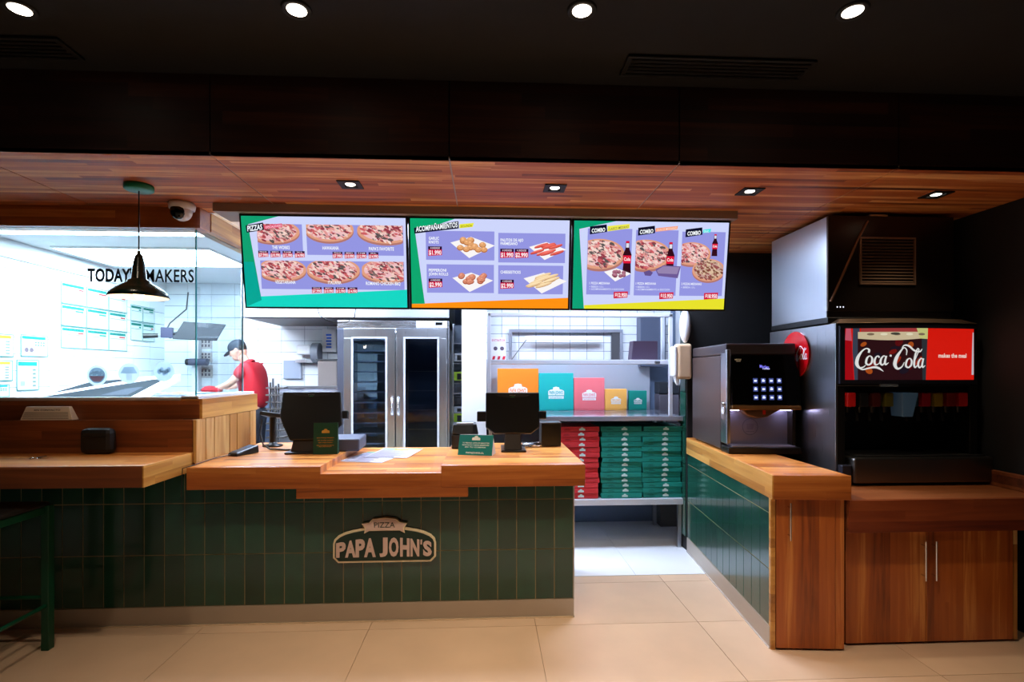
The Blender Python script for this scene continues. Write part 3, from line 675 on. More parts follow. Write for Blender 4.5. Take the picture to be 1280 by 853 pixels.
# stool
t = thing('bar_stool', 'tall green metal bar stool before the dark bar wall', 'stool', (-2.55, 2.75, 0))
MB().box(-.19, .19, -.19, .19, .775, .80).build('seat', BLACK_M, t, .02)
MB().box(-.18, .18, -.18, .18, .735, .775).build('seat_frame', GREEN_D, t, .004)
for sx in (-1, 1):
    for sy in (-1, 1): bx('leg', sx*.18-.02, sx*.18+.02, sy*.18-.02, sy*.18+.02, 0, .78, GREEN_D, t, .003)
for a, b in (((-.18, -.18, .28), (.18, -.18, .28)), ((-.18, .18, .28), (.18, .18, .28)), ((-.18, -.18, .24), (-.18, .18, .24)), ((.18, -.18, .24), (.18, .18, .24))): MB().tube([a, b], .011).build('rung', GREEN_D, t)

# ================================================================== THINGS ON THE COUNTER
Z1 = .957
def pos(name_label, loc, rz, w_, h, lean, neck_w, chassis=True):
    t = thing('cash_register_screen', name_label, 'register', loc, rz)
    # seen from the customer's side: back of the display leans away, on a wedge stand
    M = Matrix.Translation((0, -.06, h*.42)) @ Matrix.Rotation(R(-lean), 4, 'X')
    hw = w_/2
    if chassis:
        prof = [(-hw, .23), (hw, .23), (hw+.015, .06), (hw+.02, .0), (hw*.55, -.10), (-hw*.62, -.10), (-hw+.02, .0), (-hw-.005, .06)]
    else:
        prof = [(-hw, .23), (hw, .23), (hw, -.01), (hw-.06, -.055), (-hw+.06, -.055), (-hw, -.01)]
    MB().prism(prof, .035, M @ Matrix.Rotation(R(90), 4, 'X')).build('display_back', BLACK, t, .008)
    MB().box(-hw+.01, hw-.01, 0, .004, .0, .222, M).build('display_glass', BLACK_G, t)
    MB().prism([(-hw+.05, .226), (hw-.05, .226), (hw*.5, .20), (0, .192), (-hw*.5, .20)], .038, M @ Matrix.Rotation(R(90), 4, 'X')).build('top_vent', BLACK_M, t, .002)
    c = Canvas(.0003); c.text('POS', -.02, .205, .02, .212, (120, 130, 128), 1, .01); c.ell(0, .198, .014, .002, (20, 120, 70), 1)
    o = c.build('maker_plate', PRINT, t); o.matrix_local = M @ Matrix.Translation((0, -.0385, 0)) @ Matrix.Rotation(R(90), 4, 'X')
    MB().hexa([(-neck_w*.62, -.13, .012), (neck_w*.62, -.13, .012), (neck_w*.5, .05, .012), (-neck_w*.5, .05, .012)], [(-neck_w*.5, -.08, h*.42), (neck_w*.5, -.08, h*.42), (neck_w*.4, -.03, h*.42), (-neck_w*.4, -.03, h*.42)]).build('stand', mat('stand_brown', (38, 31, 27), .4), t, .006)
    MB().box(-neck_w*.8, neck_w*.9, -.15, .13, 0, .014).build('base_plate', BLACK, t, .005)
    MB().box(hw-.005, hw+.05, -.005, .04, .05, .105, M).build('card_reader', BLACK, t, .006)
    return t
p1 = pos('black till screen beside the dark green card, seen from behind', (-1.19, 3.63, Z1), R(4), .38, .42, 16, .18)
MB().box(.06, .32, -.06, .24, 0, .085).build('printer_body', mat('grey_blue_plastic', (80, 84, 100), .45), p1, .01)
p2 = pos('black till screen between the paper dispenser and the black cup box', (.18, 3.64, Z1), R(-1), .37, .40, 10, .10, False)
MB().box(-.245, -.18, -.07, -.03, .20, .27).build('side_reader', BLACK, p2, .006)
t = thing('promotion_card', 'upright dark green card with gold print leaning on the till', 'card', (-1.06, 3.475, Z1), R(3))
MB().hexa([(-.078, 0, 0), (.078, 0, 0), (.078, .055, 0), (-.078, .055, 0)], [(-.078, .02, .205), (.078, .02, .205), (.078, .024, .205), (-.078, .024, .205)]).build('card', mat('bottle_green_card', (6, 62, 44), .5), t)
c = Canvas(.0003); badge(c, .0, .15, .05, (180, 140, 60), (6, 62, 44), 1, False)
for k, (a, y) in enumerate(((.055, .105), (.05, .088), (.045, .074), (.055, .056), (.04, .048))): c.text('PIDE TU PIZZA FAVORITA', -a, y, a, y+.006, (190, 130, 50), 1)
c.build('gold_print', PRINT, t, (0, -.0004, 0), (R(90-5.6), 0, 0))
t = thing('payment_terminal', 'dark hand held payment terminal lying by the wooden boards', 'terminal', (-1.60, 3.50, Z1), R(-20))
MB().hexa([(-.04, -.09, 0), (.04, -.09, 0), (.042, .1, 0), (-.042, .1, 0)], [(-.036, -.085, .022), (.036, -.085, .022), (.04, .095, .052), (-.04, .095, .052)]).build('body', BLACK, t, .008)
c = Canvas(.0004); c.rect(-.028, .02, .028, .075, (70, 84, 104), 1)
for i in range(3):
    for j in range(4): c.rect(-.026+.019*i, -.07+.02*j, -.012+.019*i, -.056+.02*j, (96, 98, 104), 1)
c.build('keys_and_screen', PRINT, t, (0, 0.0, .0375), (R(9.3), 0, 0))
MB().tube([(-.01, -.09, .012), (-.03, -.2, .004), (.06, -.42, .004), (.07, -.50, -.0), (.07, -.505, -.09), (.06, -.50, -.16)], .0028).build('cable', BLACK, t)
t = thing('scanner_stand', 'black desk stand with a tilted top and coiled lead near the boards', 'stand', (-1.56, 3.88, Z1))
MB().lathe([(0, 0), (.07, 0), (.07, .01), (.03, .02), (.022, .03)], (0, 0, 0), 24).build('foot', BLACK, t)
MB().cyl((0, 0, .02), (0, 0, .21), .021).build('post', BLACK, t)
MB().box(-.075, .075, -.06, .06, 0, .028, Matrix.Translation((0, 0, .21)) @ Matrix.Rotation(R(-14), 4, 'X') @ Matrix.Rotation(R(8), 4, 'Y')).build('head', BLACK, t, .006)
MB().box(-.06, .06, -.05, .05, .0285, .03, Matrix.Translation((0, 0, .21)) @ Matrix.Rotation(R(-14), 4, 'X') @ Matrix.Rotation(R(8), 4, 'Y')).build('pad', PLASTIC_W, t)
MB().tube([(-.06, -.04, .2), (-.05, -.09, .1), (-.01, -.14, .03), (.06, -.2, .008), (.18, -.23, .006), (.24, -.22, .006)], .006).build('lead', BLACK, t)
for k, (x, y, r_, l) in enumerate(((-.77, 3.62, 14, 'printed paper menu with green heading on the lowered counter'), (-.66, 3.78, 8, 'second paper menu half under the first on the lowered counter'))):
    t = thing('paper_menu', l, 'menu', (x, y, .9135+.002*k), R(-r_))
    MB().box(-.15, .15, -.21, .21, 0, .0012).build('sheet', mat('paper_%d' % k, (196, 192, 200), .95), t)
    c = Canvas(.0002); c.rect(-.145, .17, .145, .2, (40, 150, 80), 1); c.rect(-.05, .1, .06, .165, (222, 214, 60), 1)
    for i in range(11): c.rect(-.14, .15-.032*i, -.14+.27*random.uniform(.7, 1), .135-.032*i, (90, 76, 110) if i % 2 else (58, 36, 66), 2)
    c.rect(-.14, -.2, .14, -.192, (70, 50, 60), 1); c.text('MENU', -.04, .176, .04, .194, (240, 250, 240), 3)
    c.build('print', PRINT, t, (0, 0, .0014))
t = thing('receipt_printer', 'small black printer with a pale top behind the teal card', 'printer', (-.155, 3.75, Z1), R(3))
MB().box(-.095, .095, -.08, .09, 0, .10).build('body', BLACK, t, .008)
MB().hexa([(-.095, -.08, .103), (.095, -.08, .103), (.095, .09, .103), (-.095, .09, .103)], [(-.082, -.055, .17), (.082, -.055, .17), (.082, .08, .175), (-.082, .08, .175)]).build('cover', BLACK, t, .006)
MB().box(-.06, .06, -.045, -.02, .171, .18).build('paper_slot', PLASTIC_W, t, .002)
t = thing('table_tent_card', 'teal folded card with white print at the printer', 'card', (-.065, 3.43, Z1), R(-14))
MB().hexa([(-.115, -.05, 0), (.115, -.05, 0), (.115, .06, 0), (-.115, .06, 0)], [(-.11, .0, .128), (.11, .0, .128), (.11, .006, .128), (-.11, .006, .128)]).build('card', mat('tent_side', (206, 196, 188), .5), t)
c = Canvas(.0004); c.rect(-.115, .0, .115, .137, (0, 118, 112), 1); badge(c, 0, .112, .055, (222, 236, 232), (0, 118, 112), 2, False)
for k, y in enumerate((.078, .064, .05)): c.text(('TU PEDIDO LISTO EN MINUTOS', 'REGISTRATE Y OBTEN BENEFICIOS', 'EN TU COMPRA')[k], -.09+.02*(k == 2), y, .09-.02*(k == 2), y+.008, (214, 236, 230), 2)
c.text('PAPAJOHNS.CL', -.06, .012, .06, .022, (230, 240, 236), 2, .02)
c.build('printed_face', PRINT, t, (0, -.0503, 0), (R(90-21.3), 0, 0))
t = thing('cup_box', 'black open topped box at the end of the counter', 'box', (.465, 3.80, Z1), R(2))
MB().box(-.072, .072, -.06, .06, .006, .168).build('body', BLACK, t, .004)
MB().box(-.076, .076, -.064, .064, .168, .176).build('rim', GREY_P, t, .002)
t = thing('cable_tangle', 'tangle of thin pale and dark cables behind the till stand', 'cables', (.33, 3.72, Z1))
for k in range(5):
    pts = [(random.uniform(-.08, .07), random.uniform(-.05, .07), .006+.03*random.random()) for _ in range(7)]
    MB().tube(pts, .004, 6).build('cable', (PLASTIC_W, BLACK, GREY_P)[k % 3], t)

# ================================================================== COFFEE COUNTER (turned about 5 degrees)
RZ = R(-5.2)
def wl(loc, rz, pts, z0, z1):
    M = Matrix.Translation(loc) @ Matrix.Rotation(rz, 4, 'Z'); Mi = M.inverted()
    return [Mi @ Vector((x, y, z0)) for x, y in pts], [Mi @ Vector((x, y, z1)) for x, y in pts]
CL = (1.534, 2.745, 0); CT = (1.524, 2.70, .82)
cc = thing('coffee_counter', 'green tiled side counter with a narrow wooden door at its end', 'counter', (1.534, 2.745, 0), RZ)
MB().hexa(*wl(CL, RZ, [(1.5375, 2.755), (1.905, 2.722), (1.905, 4.25), (1.6745, 4.25)], 0, .818)).build('carcass', GROUT, cc)
s3 = MB().box(0, .008, .002, .112, .002, .300).mesh('tile', GREEN_TILE); s1 = MB().box(0, .008, .002, .112, .002, .098).mesh('tile', GREEN_TILE)
for k in range(13):
    for z, me in ((.125, s3), (.429, s3), (.733, s1)): place('tile', me, cc, (0, .012+.1155*k, z))
bx('kick_plate', -.004, .008, .0, 1.52, .008, .12, KICK, cc); bx('floor_strip', -.009, 0, -.004, 1.52, 0, .009, mat('bright_strip_b', (240, 236, 230), .25, .6), cc)
bx('corner_trim', -.002, .022, -.012, .01, 0, .82, W_SIDE, cc)
d = MB().box(.026, .335, -.016, .008, .012, .818).build('door', W_DOOR, cc, .002)
MB().tube([(.088, -.045, .60), (.088, -.045, .80)], .005).tube([(.088, -.045, .625), (.088, -.016, .625)], .004).tube([(.088, -.045, .775), (.088, -.016, .775)], .004).build('handle', CHROME, d)
bx('end_panel', .338, .385, -.012, .01, .012, .818, W_DOOR, cc, .002)
t = thing('coffee_countertop', 'orange brown wooden slab under the coffee machine', 'countertop', (1.524, 2.70, .82), RZ)
MB().hexa(*wl(CT, RZ, [(1.528, 2.704), (1.92, 2.668), (1.92, 4.262), (1.667, 4.262)], .821, .951)).build('slab', W_TOP, t, .003)
bx('front_edge', 0, .402, -.010, .003, .001, .13, W_FASCIA, t, .002); bx('side_edge', -.008, .001, -.01, 1.545, .001, .13, W_SIDE, t, .001)
dk = thing('drinks_cabinet', 'low wooden cabinet with two doors below the soda machine', 'cabinet', (1.96, 2.76, 0))
bx('body', .0, .998, .012, 1.4, .012, .636, BLACK_M, dk)
for x0, x1, hx in ((.0, .455, .43), (.459, .96, .49)):
    d = MB().box(x0, x1, -.012, .010, .014, .635).build('door', W_DOOR, dk, .002)
    MB().tube([(hx, -.042, .36), (hx, -.042, .575)], .005).tube([(hx, -.042, .385), (hx, -.012, .385)], .004).tube([(hx, -.042, .55), (hx, -.012, .55)], .004).build('handle', CHROME, d)
bx('end_strip', .963, .985, -.012, .012, .014, .635, W_BOARD, dk)
t = thing('drinks_countertop', 'deep red brown tray top carrying the soda machine', 'countertop', (1.93, 2.69, .638))
bx('slab', .0, 1.14, .0, 1.5, 0, .178, W_DARK, t, .004)
bx('front_edge', 0, 1.142, -.012, -.001, .002, .176, wood('red_fascia', [(70, 22, 10), (112, 46, 20), (130, 60, 28), (150, 78, 38)], 'X', 'Z', .06, 1.2), t, .002)
bx('upstand', 1.11, 1.142, -.012, 1.5, .179, .27, W_DARK, t, .003)

# coffee machine
cm = thing('coffee_machine', 'black and steel coffee machine with twelve lit keys', 'machine', (1.614, 3.44, .952), R(-5.2)); cm.scale = (.93, 1, 1)
BROWN = mat('machine_brown', (86, 70, 68), .35, .4)
bx('side_casing', 0, .5, .10, .74, .012, .66, BROWN, cm, .006)
bx('top_casing', .0, .5, .0, .74, .663, .74, mat('machine_top', (84, 78, 84), .3, .6), cm, .012)
bx('steel_cheek', .0, .03, -.02, .10, .06, .70, STEEL, cm, .008)
bx('steel_back', .03, .475, .07, .10, .05, .34, mat('satin_steel', (150, 146, 160), .35, .8), cm)
bx('side_post', .475, .5, .0, .10, .05, .66, BLACK, cm, .004)
M = Matrix.Translation((.03, -.02, .32)) @ Matrix.Rotation(R(-5), 4, 'X')
f = MB().box(0, .485, -.02, .04, .0, .345, M).build('touch_panel', BLACK_G, cm, .006)
MB().box(0, .485, -.024, .04, -.028, .0, M).build('panel_lip', mat('bronze_lip', (150, 110, 70), .3, .7), cm, .004)
c = Canvas(.0003)
c.text('Marley', .205, .255, .27, .275, (110, 104, 220), 1, .02, slope=-.1); c.text('coffee', .225, .243, .275, .255, (190, 190, 240), 2, .01)
c.text('NESTLE', .03, .305, .075, .314, (130, 110, 80), 1, .01); c.text('alegria', .04, .296, .07, .302, (120, 100, 80), 1)
o = c.build('panel_lettering', PRINT_I, cm); o.matrix_local = M @ Matrix.Translation((0, -.0206, 0)) @ Matrix.Rotation(R(90), 4, 'X')
for i in range(4):
    for j in range(3):
        k_ = Canvas(.0003)
        k_.rect(-.0165, -.0165, .0165, .0165, (50, 60, 110), 1); k_.rect(-.009, -.007, .009, .006, (196, 204, 240), 2); k_.rect(.009, -.003, .013, .003, (150, 160, 220), 2)
        if (i+j) % 2: k_.rect(-.006, .007, .006, .012, (170, 180, 230), 2)
        o = k_.build('key', PRINT_I, cm); o.matrix_local = M @ Matrix.Translation((.17+.056*i, -.0206, .055+.056*j)) @ Matrix.Rotation(R(90), 4, 'X')
BL = mat('bay_lamp_glow', (255, 255, 255), .4, emit=(210, 205, 255), es=30)
for x in (.035, .405): bx('bay_lamp', x, x+.06, .0, .04, .287, .291, BL, cm)
MB().prism([(.10, .30), (.40, .30), (.36, .285), (.29, .245), (.22, .235), (.15, .255)], .09, Matrix.Translation((0, .07, 0)) @ Matrix.Rotation(R(90), 4, 'X')).build('spout_cover', mat('spout_bronze', (120, 92, 76), .3, .7), cm, .006)
MB().box(.255, .275, -.022, -.018, .262, .29).build('red_mark', mat('red_mark', (200, 40, 20), .4), cm)
c = Canvas(.0003); cx, cy = .205, .17
for k in range(24):
    a, b = 2*PI*k/24, 2*PI*(k+1)/24; c.poly([(cx+.058*math.cos(a), cy+.058*math.sin(a)), (cx+.058*math.cos(b), cy+.058*math.sin(b)), (cx+.052*math.cos(b), cy+.052*math.sin(b)), (cx+.052*math.cos(a), cy+.052*math.sin(a))], (96, 90, 108), 1)
c.rect(cx-.03, cy-.035, cx+.03, cy-.03, (96, 90, 108), 1); c.poly([(cx-.02, cy-.02), (cx+.02, cy-.02), (cx+.028, cy+.02), (cx-.028, cy+.02)], (112, 104, 122), 1)
c.build('cup_emblem', PRINT, cm, (0, .0696, 0), (R(90), 0, 0))
bx('drip_tray', .0, .51, -.05, .09, .0, .045, BLACK, cm, .006)
g = bx('drip_grate', .03, .48, -.04, .06, .045, .052, mat('grate_steel', (150, 146, 158), .4, .7), cm, .002)
MB().lathe([(0, 0), (.012, 0), (.012, .012), (0, .012)], (-.004, .02, .33), 16, (-1, 0, 0)).tube([(-.012, .02, .33), (-.014, .01, .3), (-.012, .015, .27)], .004).build('lock_and_key', CHROME, cm)
MB().cyl((-.012, .015, .285), (-.016, .015, .285), .026, seg=20).build('key_tag', PLASTIC_W, cm)
for x in (.04, .46):
    for y in (.14, .7): MB().cyl((x, y, 0), (x, y, .014), .018, seg=12).build('foot', BLACK, cm)

# ice machine
im = thing('ice_machine', 'tall steel ice machine with a louvred front above the soda machine', 'machine', (2.12, 3.148, 1.839)); im.scale = (1.076,)*3
bx('side_panel', .0, .012, .0, .58, .0, .585, brushed('steel_smooth', (214, 218, 226), .3, 2), im, .002)
bx('casing', .012, .76, .004, .58, .0, .585, STEEL_D, im)
bx('front_panel', .0, .76, -.014, .003, .035, .59, mat('bronze_steel', (74, 62, 54), .32, .9), im, .004)
bx('base_band', -.004, .765, -.018, .58, -.035, .0, BLACK, im, .004)
g = MB(); g.box(.185, .52, -.026, -.014, .19, .20).box(.185, .52, -.026, -.014, .455, .465).box(.185, .195, -.026, -.014, .2, .455).box(.51, .52, -.026, -.014, .2, .455)
gr = g.build('grille_frame', mat('grille_bronze', (176, 140, 112), .35, .7), im, .001)
bx('grille_recess', .195, .51, -.016, -.0145, .2, .455, BLACK_M, im)

me = MB().box(.196, .509, -.007, .006, -.001, .0012, Matrix.Translation((0, -.021, .003)) @ Matrix.Rotation(R(38), 4, 'X')).mesh('slat', gr.data.materials[0])
for k in range(14): place('slat', me, gr, (0, 0, .205+.018*k))
c = Canvas(.0004)
for k in range(3): c.ell(.055+.018*k, .06, .004, .004, (230, 235, 255), 1, 10)
c.build('indicator_lights', PRINT_I, im, (0, -.0145, 0), (R(90), 0, 0))
bx('hinge_plate', .25, .36, -.012, .02, .59, .60, STEEL, im)
MB().tube([(.012, -.02, .09), (.10, -.02, .28), (.165, -.02, .43), (.235, -.018, .56)], .007).build('hose', mat('hose_bronze', (150, 118, 92), .4, .5), im)

# soda dispenser
sd = thing('soda_dispenser', 'wide black soda dispenser with a lit red front panel', 'machine', (2.12, 3.01, .766)); sd.scale = (1.076,)*3
bx('side_panel', -.006, .005, .04, .72, .06, .955, STEEL, sd, .002)
bx('cabinet_back', .02, .80, .30, .72, .06, .955, BLACK, sd)
bx('left_stile', .006, .05, .04, .30, .09, .955, BLACK, sd, .004)
bx('right_stile', .785, .83, .04, .30, .09, .955, BLACK, sd, .004)
# bonnet, bowed front
def bow(x): return -.05*math.sin(PI*max(0, min(1, x/.83)))
n = 18
bm_ = MB(); vs = []
for z0, yo in ((.60, 0), (.955, 0)):
    for i in range(n+1): vs.append((.0+.83*i/n, .04+bow(.83*i/n)+yo, z0))
    for i in range(n+1): vs.append((.83-.83*i/n, .3, z0))
m_ = 2*(n+1)
bm_.add(vs, [(i, (i+1) % m_, m_+(i+1) % m_, m_+i) for i in range(m_)]+[list(range(m_))[::-1], list(range(m_, 2*m_))])
bm_.build('bonnet', BLACK, sd, .006)
vs = []
for z0, yo, xi in ((.956, .0, .0), (.985, .05, .05)):
    for i in range(n+1): x_ = xi+(.83-2*xi)*i/n; vs.append((x_, .035+bow(.83*i/n)+yo, z0))
    for i in range(n+1): vs.append((.83-xi-(.83-2*xi)*i/n, .105, z0))
MB().add(vs, [(i, (i+1) % m_, m_+(i+1) % m_, m_+i) for i in range(m_)]+[list(range(m_))[::-1], list(range(m_, 2*m_))]).build('bonnet_cap', mat('cap_bronze', (150, 124, 100), .3, .8), sd, .004)
# lit panel, canvas bowed to the bonnet
def bowed(c, name, m, parent, off):
    o = c.build(name, m, parent)
    me_ = o.data
    bm2 = bmesh.new(); bm2.from_mesh(me_)
    big = [e for e in bm2.edges if abs(e.verts[0].co.x-e.verts[1].co.x) > .08]
    if big: bmesh.ops.subdivide_edges(bm2, edges=big, cuts=8, use_grid_fill=False)
    for v in bm2.verts:
        x_, z_, d_ = v.co.x, v.co.y, v.co.z
        v.co = (x_, .04+bow(x_)-off-d_, z_)
    bm2.to_mesh(me_); bm2.free(); return o
c = Canvas(.0005)
x0, x1, z0, z1 = .035, .80, .637, .925
for i in range(24):
    a = x0+(x1-x0)*i/24; b = x0+(x1-x0)*(i+1)/24; c.rect(a, z0, b, z1, (226, 26, 14), 0)
def strip(c, xa, xb, fa, fb, col, ly, n_=10):
    for i in range(n_):
        a = xa+(xb-xa)*i/n_; b = xa+(xb-xa)*(i+1)/n_
        c.poly([(a, fa(a)), (b, fa(b)), (b, fb(b)), (a, fb(a))], col, ly)
c.poly([(x0, z0), (.085, z0), (.07, z1), (x0, z1)], (170, 6, 20), 1); c.poly([(x0+.005, .86), (.075, .855), (.07, z1), (x0+.01, z1)], (206, 90, 110), 2)
c.poly([(.08, z1), (.115, z1), (.12, z0), (.088, z0), (.078, .8)], (60, 66, 84), 2)
strip(c, .105, .475, lambda x: z0, lambda x: z1-.03, (44, 14, 20), 3)
rr = random.Random(3)
for k in range(16):
    c.ell(rr.uniform(.13, .46), rr.uniform(.66, .87), rr.uniform(.012, .035), rr.uniform(.008, .022), rr.choice([(120, 20, 16), (160, 44, 20), (90, 10, 16), (176, 80, 26), (28, 20, 34)]), 4+k % 2, 10, rr.random())
strip(c, .105, .485, lambda x: .868-.01*math.sin((x-.1)*9), lambda x: .905, (214, 196, 160), 6); strip(c, .12, .475, lambda x: .905, lambda x: z1, (168, 60, 60), 6)
for k in range(5): c.ell(.17+.07*k, .892, .02, .007, (240, 232, 200) if k % 2 else (130, 110, 90), 7, 10)
c.ell(.30, .895, .026, .007, (70, 70, 60), 8, 12); c.poly([(.44, .868), (.485, .865), (.487, z1), (.42, z1)], (204, 206, 130), 7); c.poly([(.455, z0), (.475, z0), (.485, .87), (.45, .87)], (44, 50, 56), 6)
# script lettering
def cola_script(c, ox, oy, s_, col, ly):
    T_ = lambda pts: [(ox+x*s_, oy+y*s_) for x, y in pts]
    def br(pts, ws): c.brush(T_(pts), [w_*s_ for w_ in ws], col, ly)
    br([(1.95, 2.75), (2.0, 3.15), (1.65, 3.35), (1.1, 3.0), (.55, 2.1), (.4, 1.2), (.75, .62), (1.25, .72), (1.55, 1.0)], [.25, .28, .14, .2, .42, .46, .3, .16, .08])
    br([(.55, .75), (1.1, .38), (1.9, .55), (2.7, .7), (3.3, .55), (3.9, .1)], [.2, .18, .2, .3, .3, .04])
    br([(1.95, 1.0), (1.62, 1.25), (1.72, 1.95), (2.1, 2.3), (2.4, 1.95), (2.3, 1.3), (1.95, 1.0)], [.2, .28, .26, .12, .26, .24, .2])
    br([(3.35, 2.05), (3.2, 2.28), (2.9, 2.1), (2.7, 1.5), (2.85, 1.05), (3.2, 1.15), (3.4, 1.4)], [.24, .16, .2, .32, .24, .12, .08])
    br([(4.2, 2.1), (3.95, 2.3), (3.6, 1.9), (3.5, 1.3), (3.75, 1.02), (4.05, 1.4), (4.25, 2.2)], [.1, .16, .26, .3, .2, .12, .16])
    br([(4.3, 2.3), (4.1, 1.5), (4.2, 1.08), (4.6, 1.35)], [.2, .28, .24, .06])
    br([(4.75, 2.35), (5.0, 2.3)], [.26, .26])
    br([(7.05, 2.4), (7.1, 3.1), (6.75, 3.45), (6.35, 3.1), (5.7, 2.1), (5.45, 1.1), (5.8, .5), (6.4, .75), (6.75, 1.4)], [.1, .16, .14, .2, .46, .5, .3, .16, .08])
    br([(6.35, 3.1), (6.7, 3.75), (7.4, 3.7), (8.2, 3.05), (9.0, 2.9), (9.35, 3.3)], [.1, .16, .26, .24, .2, .08])
    br([(7.3, .62), (6.98, .9), (7.1, 1.6), (7.5, 1.95), (7.8, 1.6), (7.7, .95), (7.3, .62)], [.2, .28, .26, .12, .26, .24, .2])
    br([(8.05, 1.1), (8.5, 2.2), (8.85, 3.1), (8.65, 3.3), (8.35, 2.5), (8.15, 1.2), (8.3, .68), (8.6, .95)], [.06, .1, .18, .14, .26, .3, .22, .08])
    br([(9.45, 1.75), (9.2, 1.95), (8.85, 1.55), (8.75, .95), (9.0, .65), (9.3, 1.05), (9.5, 1.9)], [.1, .16, .26, .3, .2, .12, .16])
    br([(9.55, 1.95), (9.35, 1.1), (9.45, .7), (9.8, .95)], [.2, .28, .22, .06])
cola_script(c, .082, .68, .0395, (240, 240, 238), 10)
c.text('makes the meal', .555, .762, .745, .785, (255, 226, 214), 2, .03)
c.poly([(.782, .665), (.797, .665), (.797, .905), (.79, .905), (.785, .8)], (196, 196, 206), 3)
bowed(c, 'lit_panel', PRINT_B, sd, .004)
fr_ = MB()
for i in range(n):
    a, b = .012+.8*i/n, .012+.8*(i+1)/n
    for za, zb in ((.615, .637), (.925, .94)):
        fr_.hexa([(a, .03+bow(a)-.008, za), (b, .03+bow(b)-.008, za), (b, .05+bow(b), za), (a, .05+bow(a), za)], [(a, .03+bow(a)-.008, zb), (b, .03+bow(b)-.008, zb), (b, .05+bow(b), zb), (a, .05+bow(a), zb)])
fr_.box(.006, .035, .02, .05, .615, .94).build('panel_frame', mat('frame_blueblack', (28, 28, 40), .3), sd)
bx('valve_head', .05, .785, .08, .30, .545, .60, BLACK, sd, .004)
bx('splash_back', .05, .785, .27, .30, .13, .55, mat('splash_dark', (40, 38, 46), .25, .6), sd)
cols = [(190, 20, 20), (20, 20, 22), (70, 20, 16), (92, 88, 16), None, (20, 60, 80), (150, 16, 40), (130, 110, 20), (120, 24, 20), (190, 26, 30)]
for i, cl in enumerate(cols):
    if cl is None: continue
    xx = .075+.073*i
    v_ = MB().box(xx-.025, xx+.025, .02, .10, .485, .565).build('valve', mat('valve_%d' % i, cl, .35), sd, .006)
    MB().cyl((xx, .06, .485), (xx, .06, .45), .014, .011, 12).build('nozzle', BLACK, v_)
    MB().hexa([(xx-.008, .075, .40), (xx+.008, .075, .40), (xx+.008, .082, .40), (xx-.008, .082, .40)], [(xx-.008, .09, .485), (xx+.008, .09, .485), (xx+.008, .097, .485), (xx-.008, .097, .485)]).build('lever', BLACK_M, v_)
MB().hexa([(.35, -.005, .43), (.41, -.005, .43), (.41, .08, .43), (.35, .08, .43)], [(.335, -.02, .565), (.43, -.02, .565), (.43, .08, .565), (.335, .08, .565)]).build('ice_chute', mat('ice_chute_blue', (76, 110, 140), .15, emit=(90, 130, 170), es=.04), sd, .004)  # faint glow put into the chute, which is no lamp
bx('lock_plate', .21, .31, -.022, -.01, .6, .614, mat('lock_plate', (190, 205, 215), .2, .8), sd)
bx('drip_tray', .06, .87, -.02, .30, .062, .205, STEEL_D, sd, .012)
bx('tray_grid', .09, .84, .0, .26, .206, .212, BLACK_M, sd)
bx('tray_side', .006, .06, .0, .30, .06, .16, mat('tray_blueblack', (36, 36, 48), .4), sd, .004)
for x in (.12, .78):
    for y in (.1, .6): MB().cyl((x, y, .0488), (x, y, .064), .022, .028, 14).build('foot', BLACK, sd)
# red disc on its side
rd = thing('red_disc_sign', 'round red disc with white script on the steel side', 'sign', (2.1125, 3.45, 1.618), 0); rd.scale = (1, 1.07, 1.07)
MB().cyl((0, 0, 0), (-.012, 0, 0), .145, seg=40).build('disc', mat('disc_red', (200, 8, 20), .25, coat=.5), rd, .003)
c = Canvas(.0004); cola_script(c, -.125, -.05, .0262, (240, 236, 238), 1)
c.build('script', PRINT, rd, (-.0124, 0, 0), (R(90), 0, R(-90)))

# wall dispenser near the partition
t = thing('towel_dispenser', 'cream towel dispenser on the tiled partition end', 'dispenser', (1.60, 4.22, 1.44))
bx('body', -.045, .075, -.06, .05, 0, .29, mat('cream_plastic', (214, 180, 146), .4), t, .02)
bx('side_cover', -.075, -.046, -.055, .05, .02, .27, PLASTIC_W, t, .012)
MB().hexa([(-.05, -.04, -.05), (-.03, -.04, -.05), (.0, .03, -.0), (-.05, .03, .0)], [(-.06, -.04, .04), (-.03, -.04, .04), (-.0, .03, .04), (-.06, .03, .04)]).build('paper_end', PAINT_W, t)
t = thing('soap_dispenser', 'white rounded dispenser above the cream one', 'dispenser', (1.645, 4.24, 1.76))
MB().ell((0, 0, .12), (.045, .05, .14)).build('body', PLASTIC_W, t)

# ================================================================== SHELVING WITH BOXES
sh = thing('box_shelving', 'white metal shelving with a steel worktop holding pizza boxes', 'shelf', (0, 4.33, 0))
WM = mat('white_metal', (214, 218, 228), .3, .3)
STW = mat('worktop_steel', (200, 205, 220), .22, .7)
bx('worktop', .0, 1.665, 0, .76, 1.085, 1.125, STW, sh, .003)
bx('lower_shelf', .0, 1.665, 0, .72, .375, .425, WM, sh, .003)
bx('middle_shelf', .015, 1.60, .02, .30, 1.565, 1.602, WM, sh, .003)
bx('top_rail', .01, 1.575, .0, .03, 1.965, 1.995, WM, sh, .003)
bx('back_sheet', .02, 1.62, .765, .775, 1.125, 1.60, mat('satin_sheet', (206, 210, 222), .45, .6), sh)
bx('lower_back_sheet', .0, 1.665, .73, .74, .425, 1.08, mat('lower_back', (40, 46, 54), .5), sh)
for x, y, z0, z1 in ((.005, .0, 1.125, 1.99), (1.545, 0, 1.125, 1.99), (.005, .27, 1.6, 1.99), (1.57, .27, 1.6, 1.99)): bx('post', x, x+.03, y, y+.03, z0, z1, WM, sh, .003)
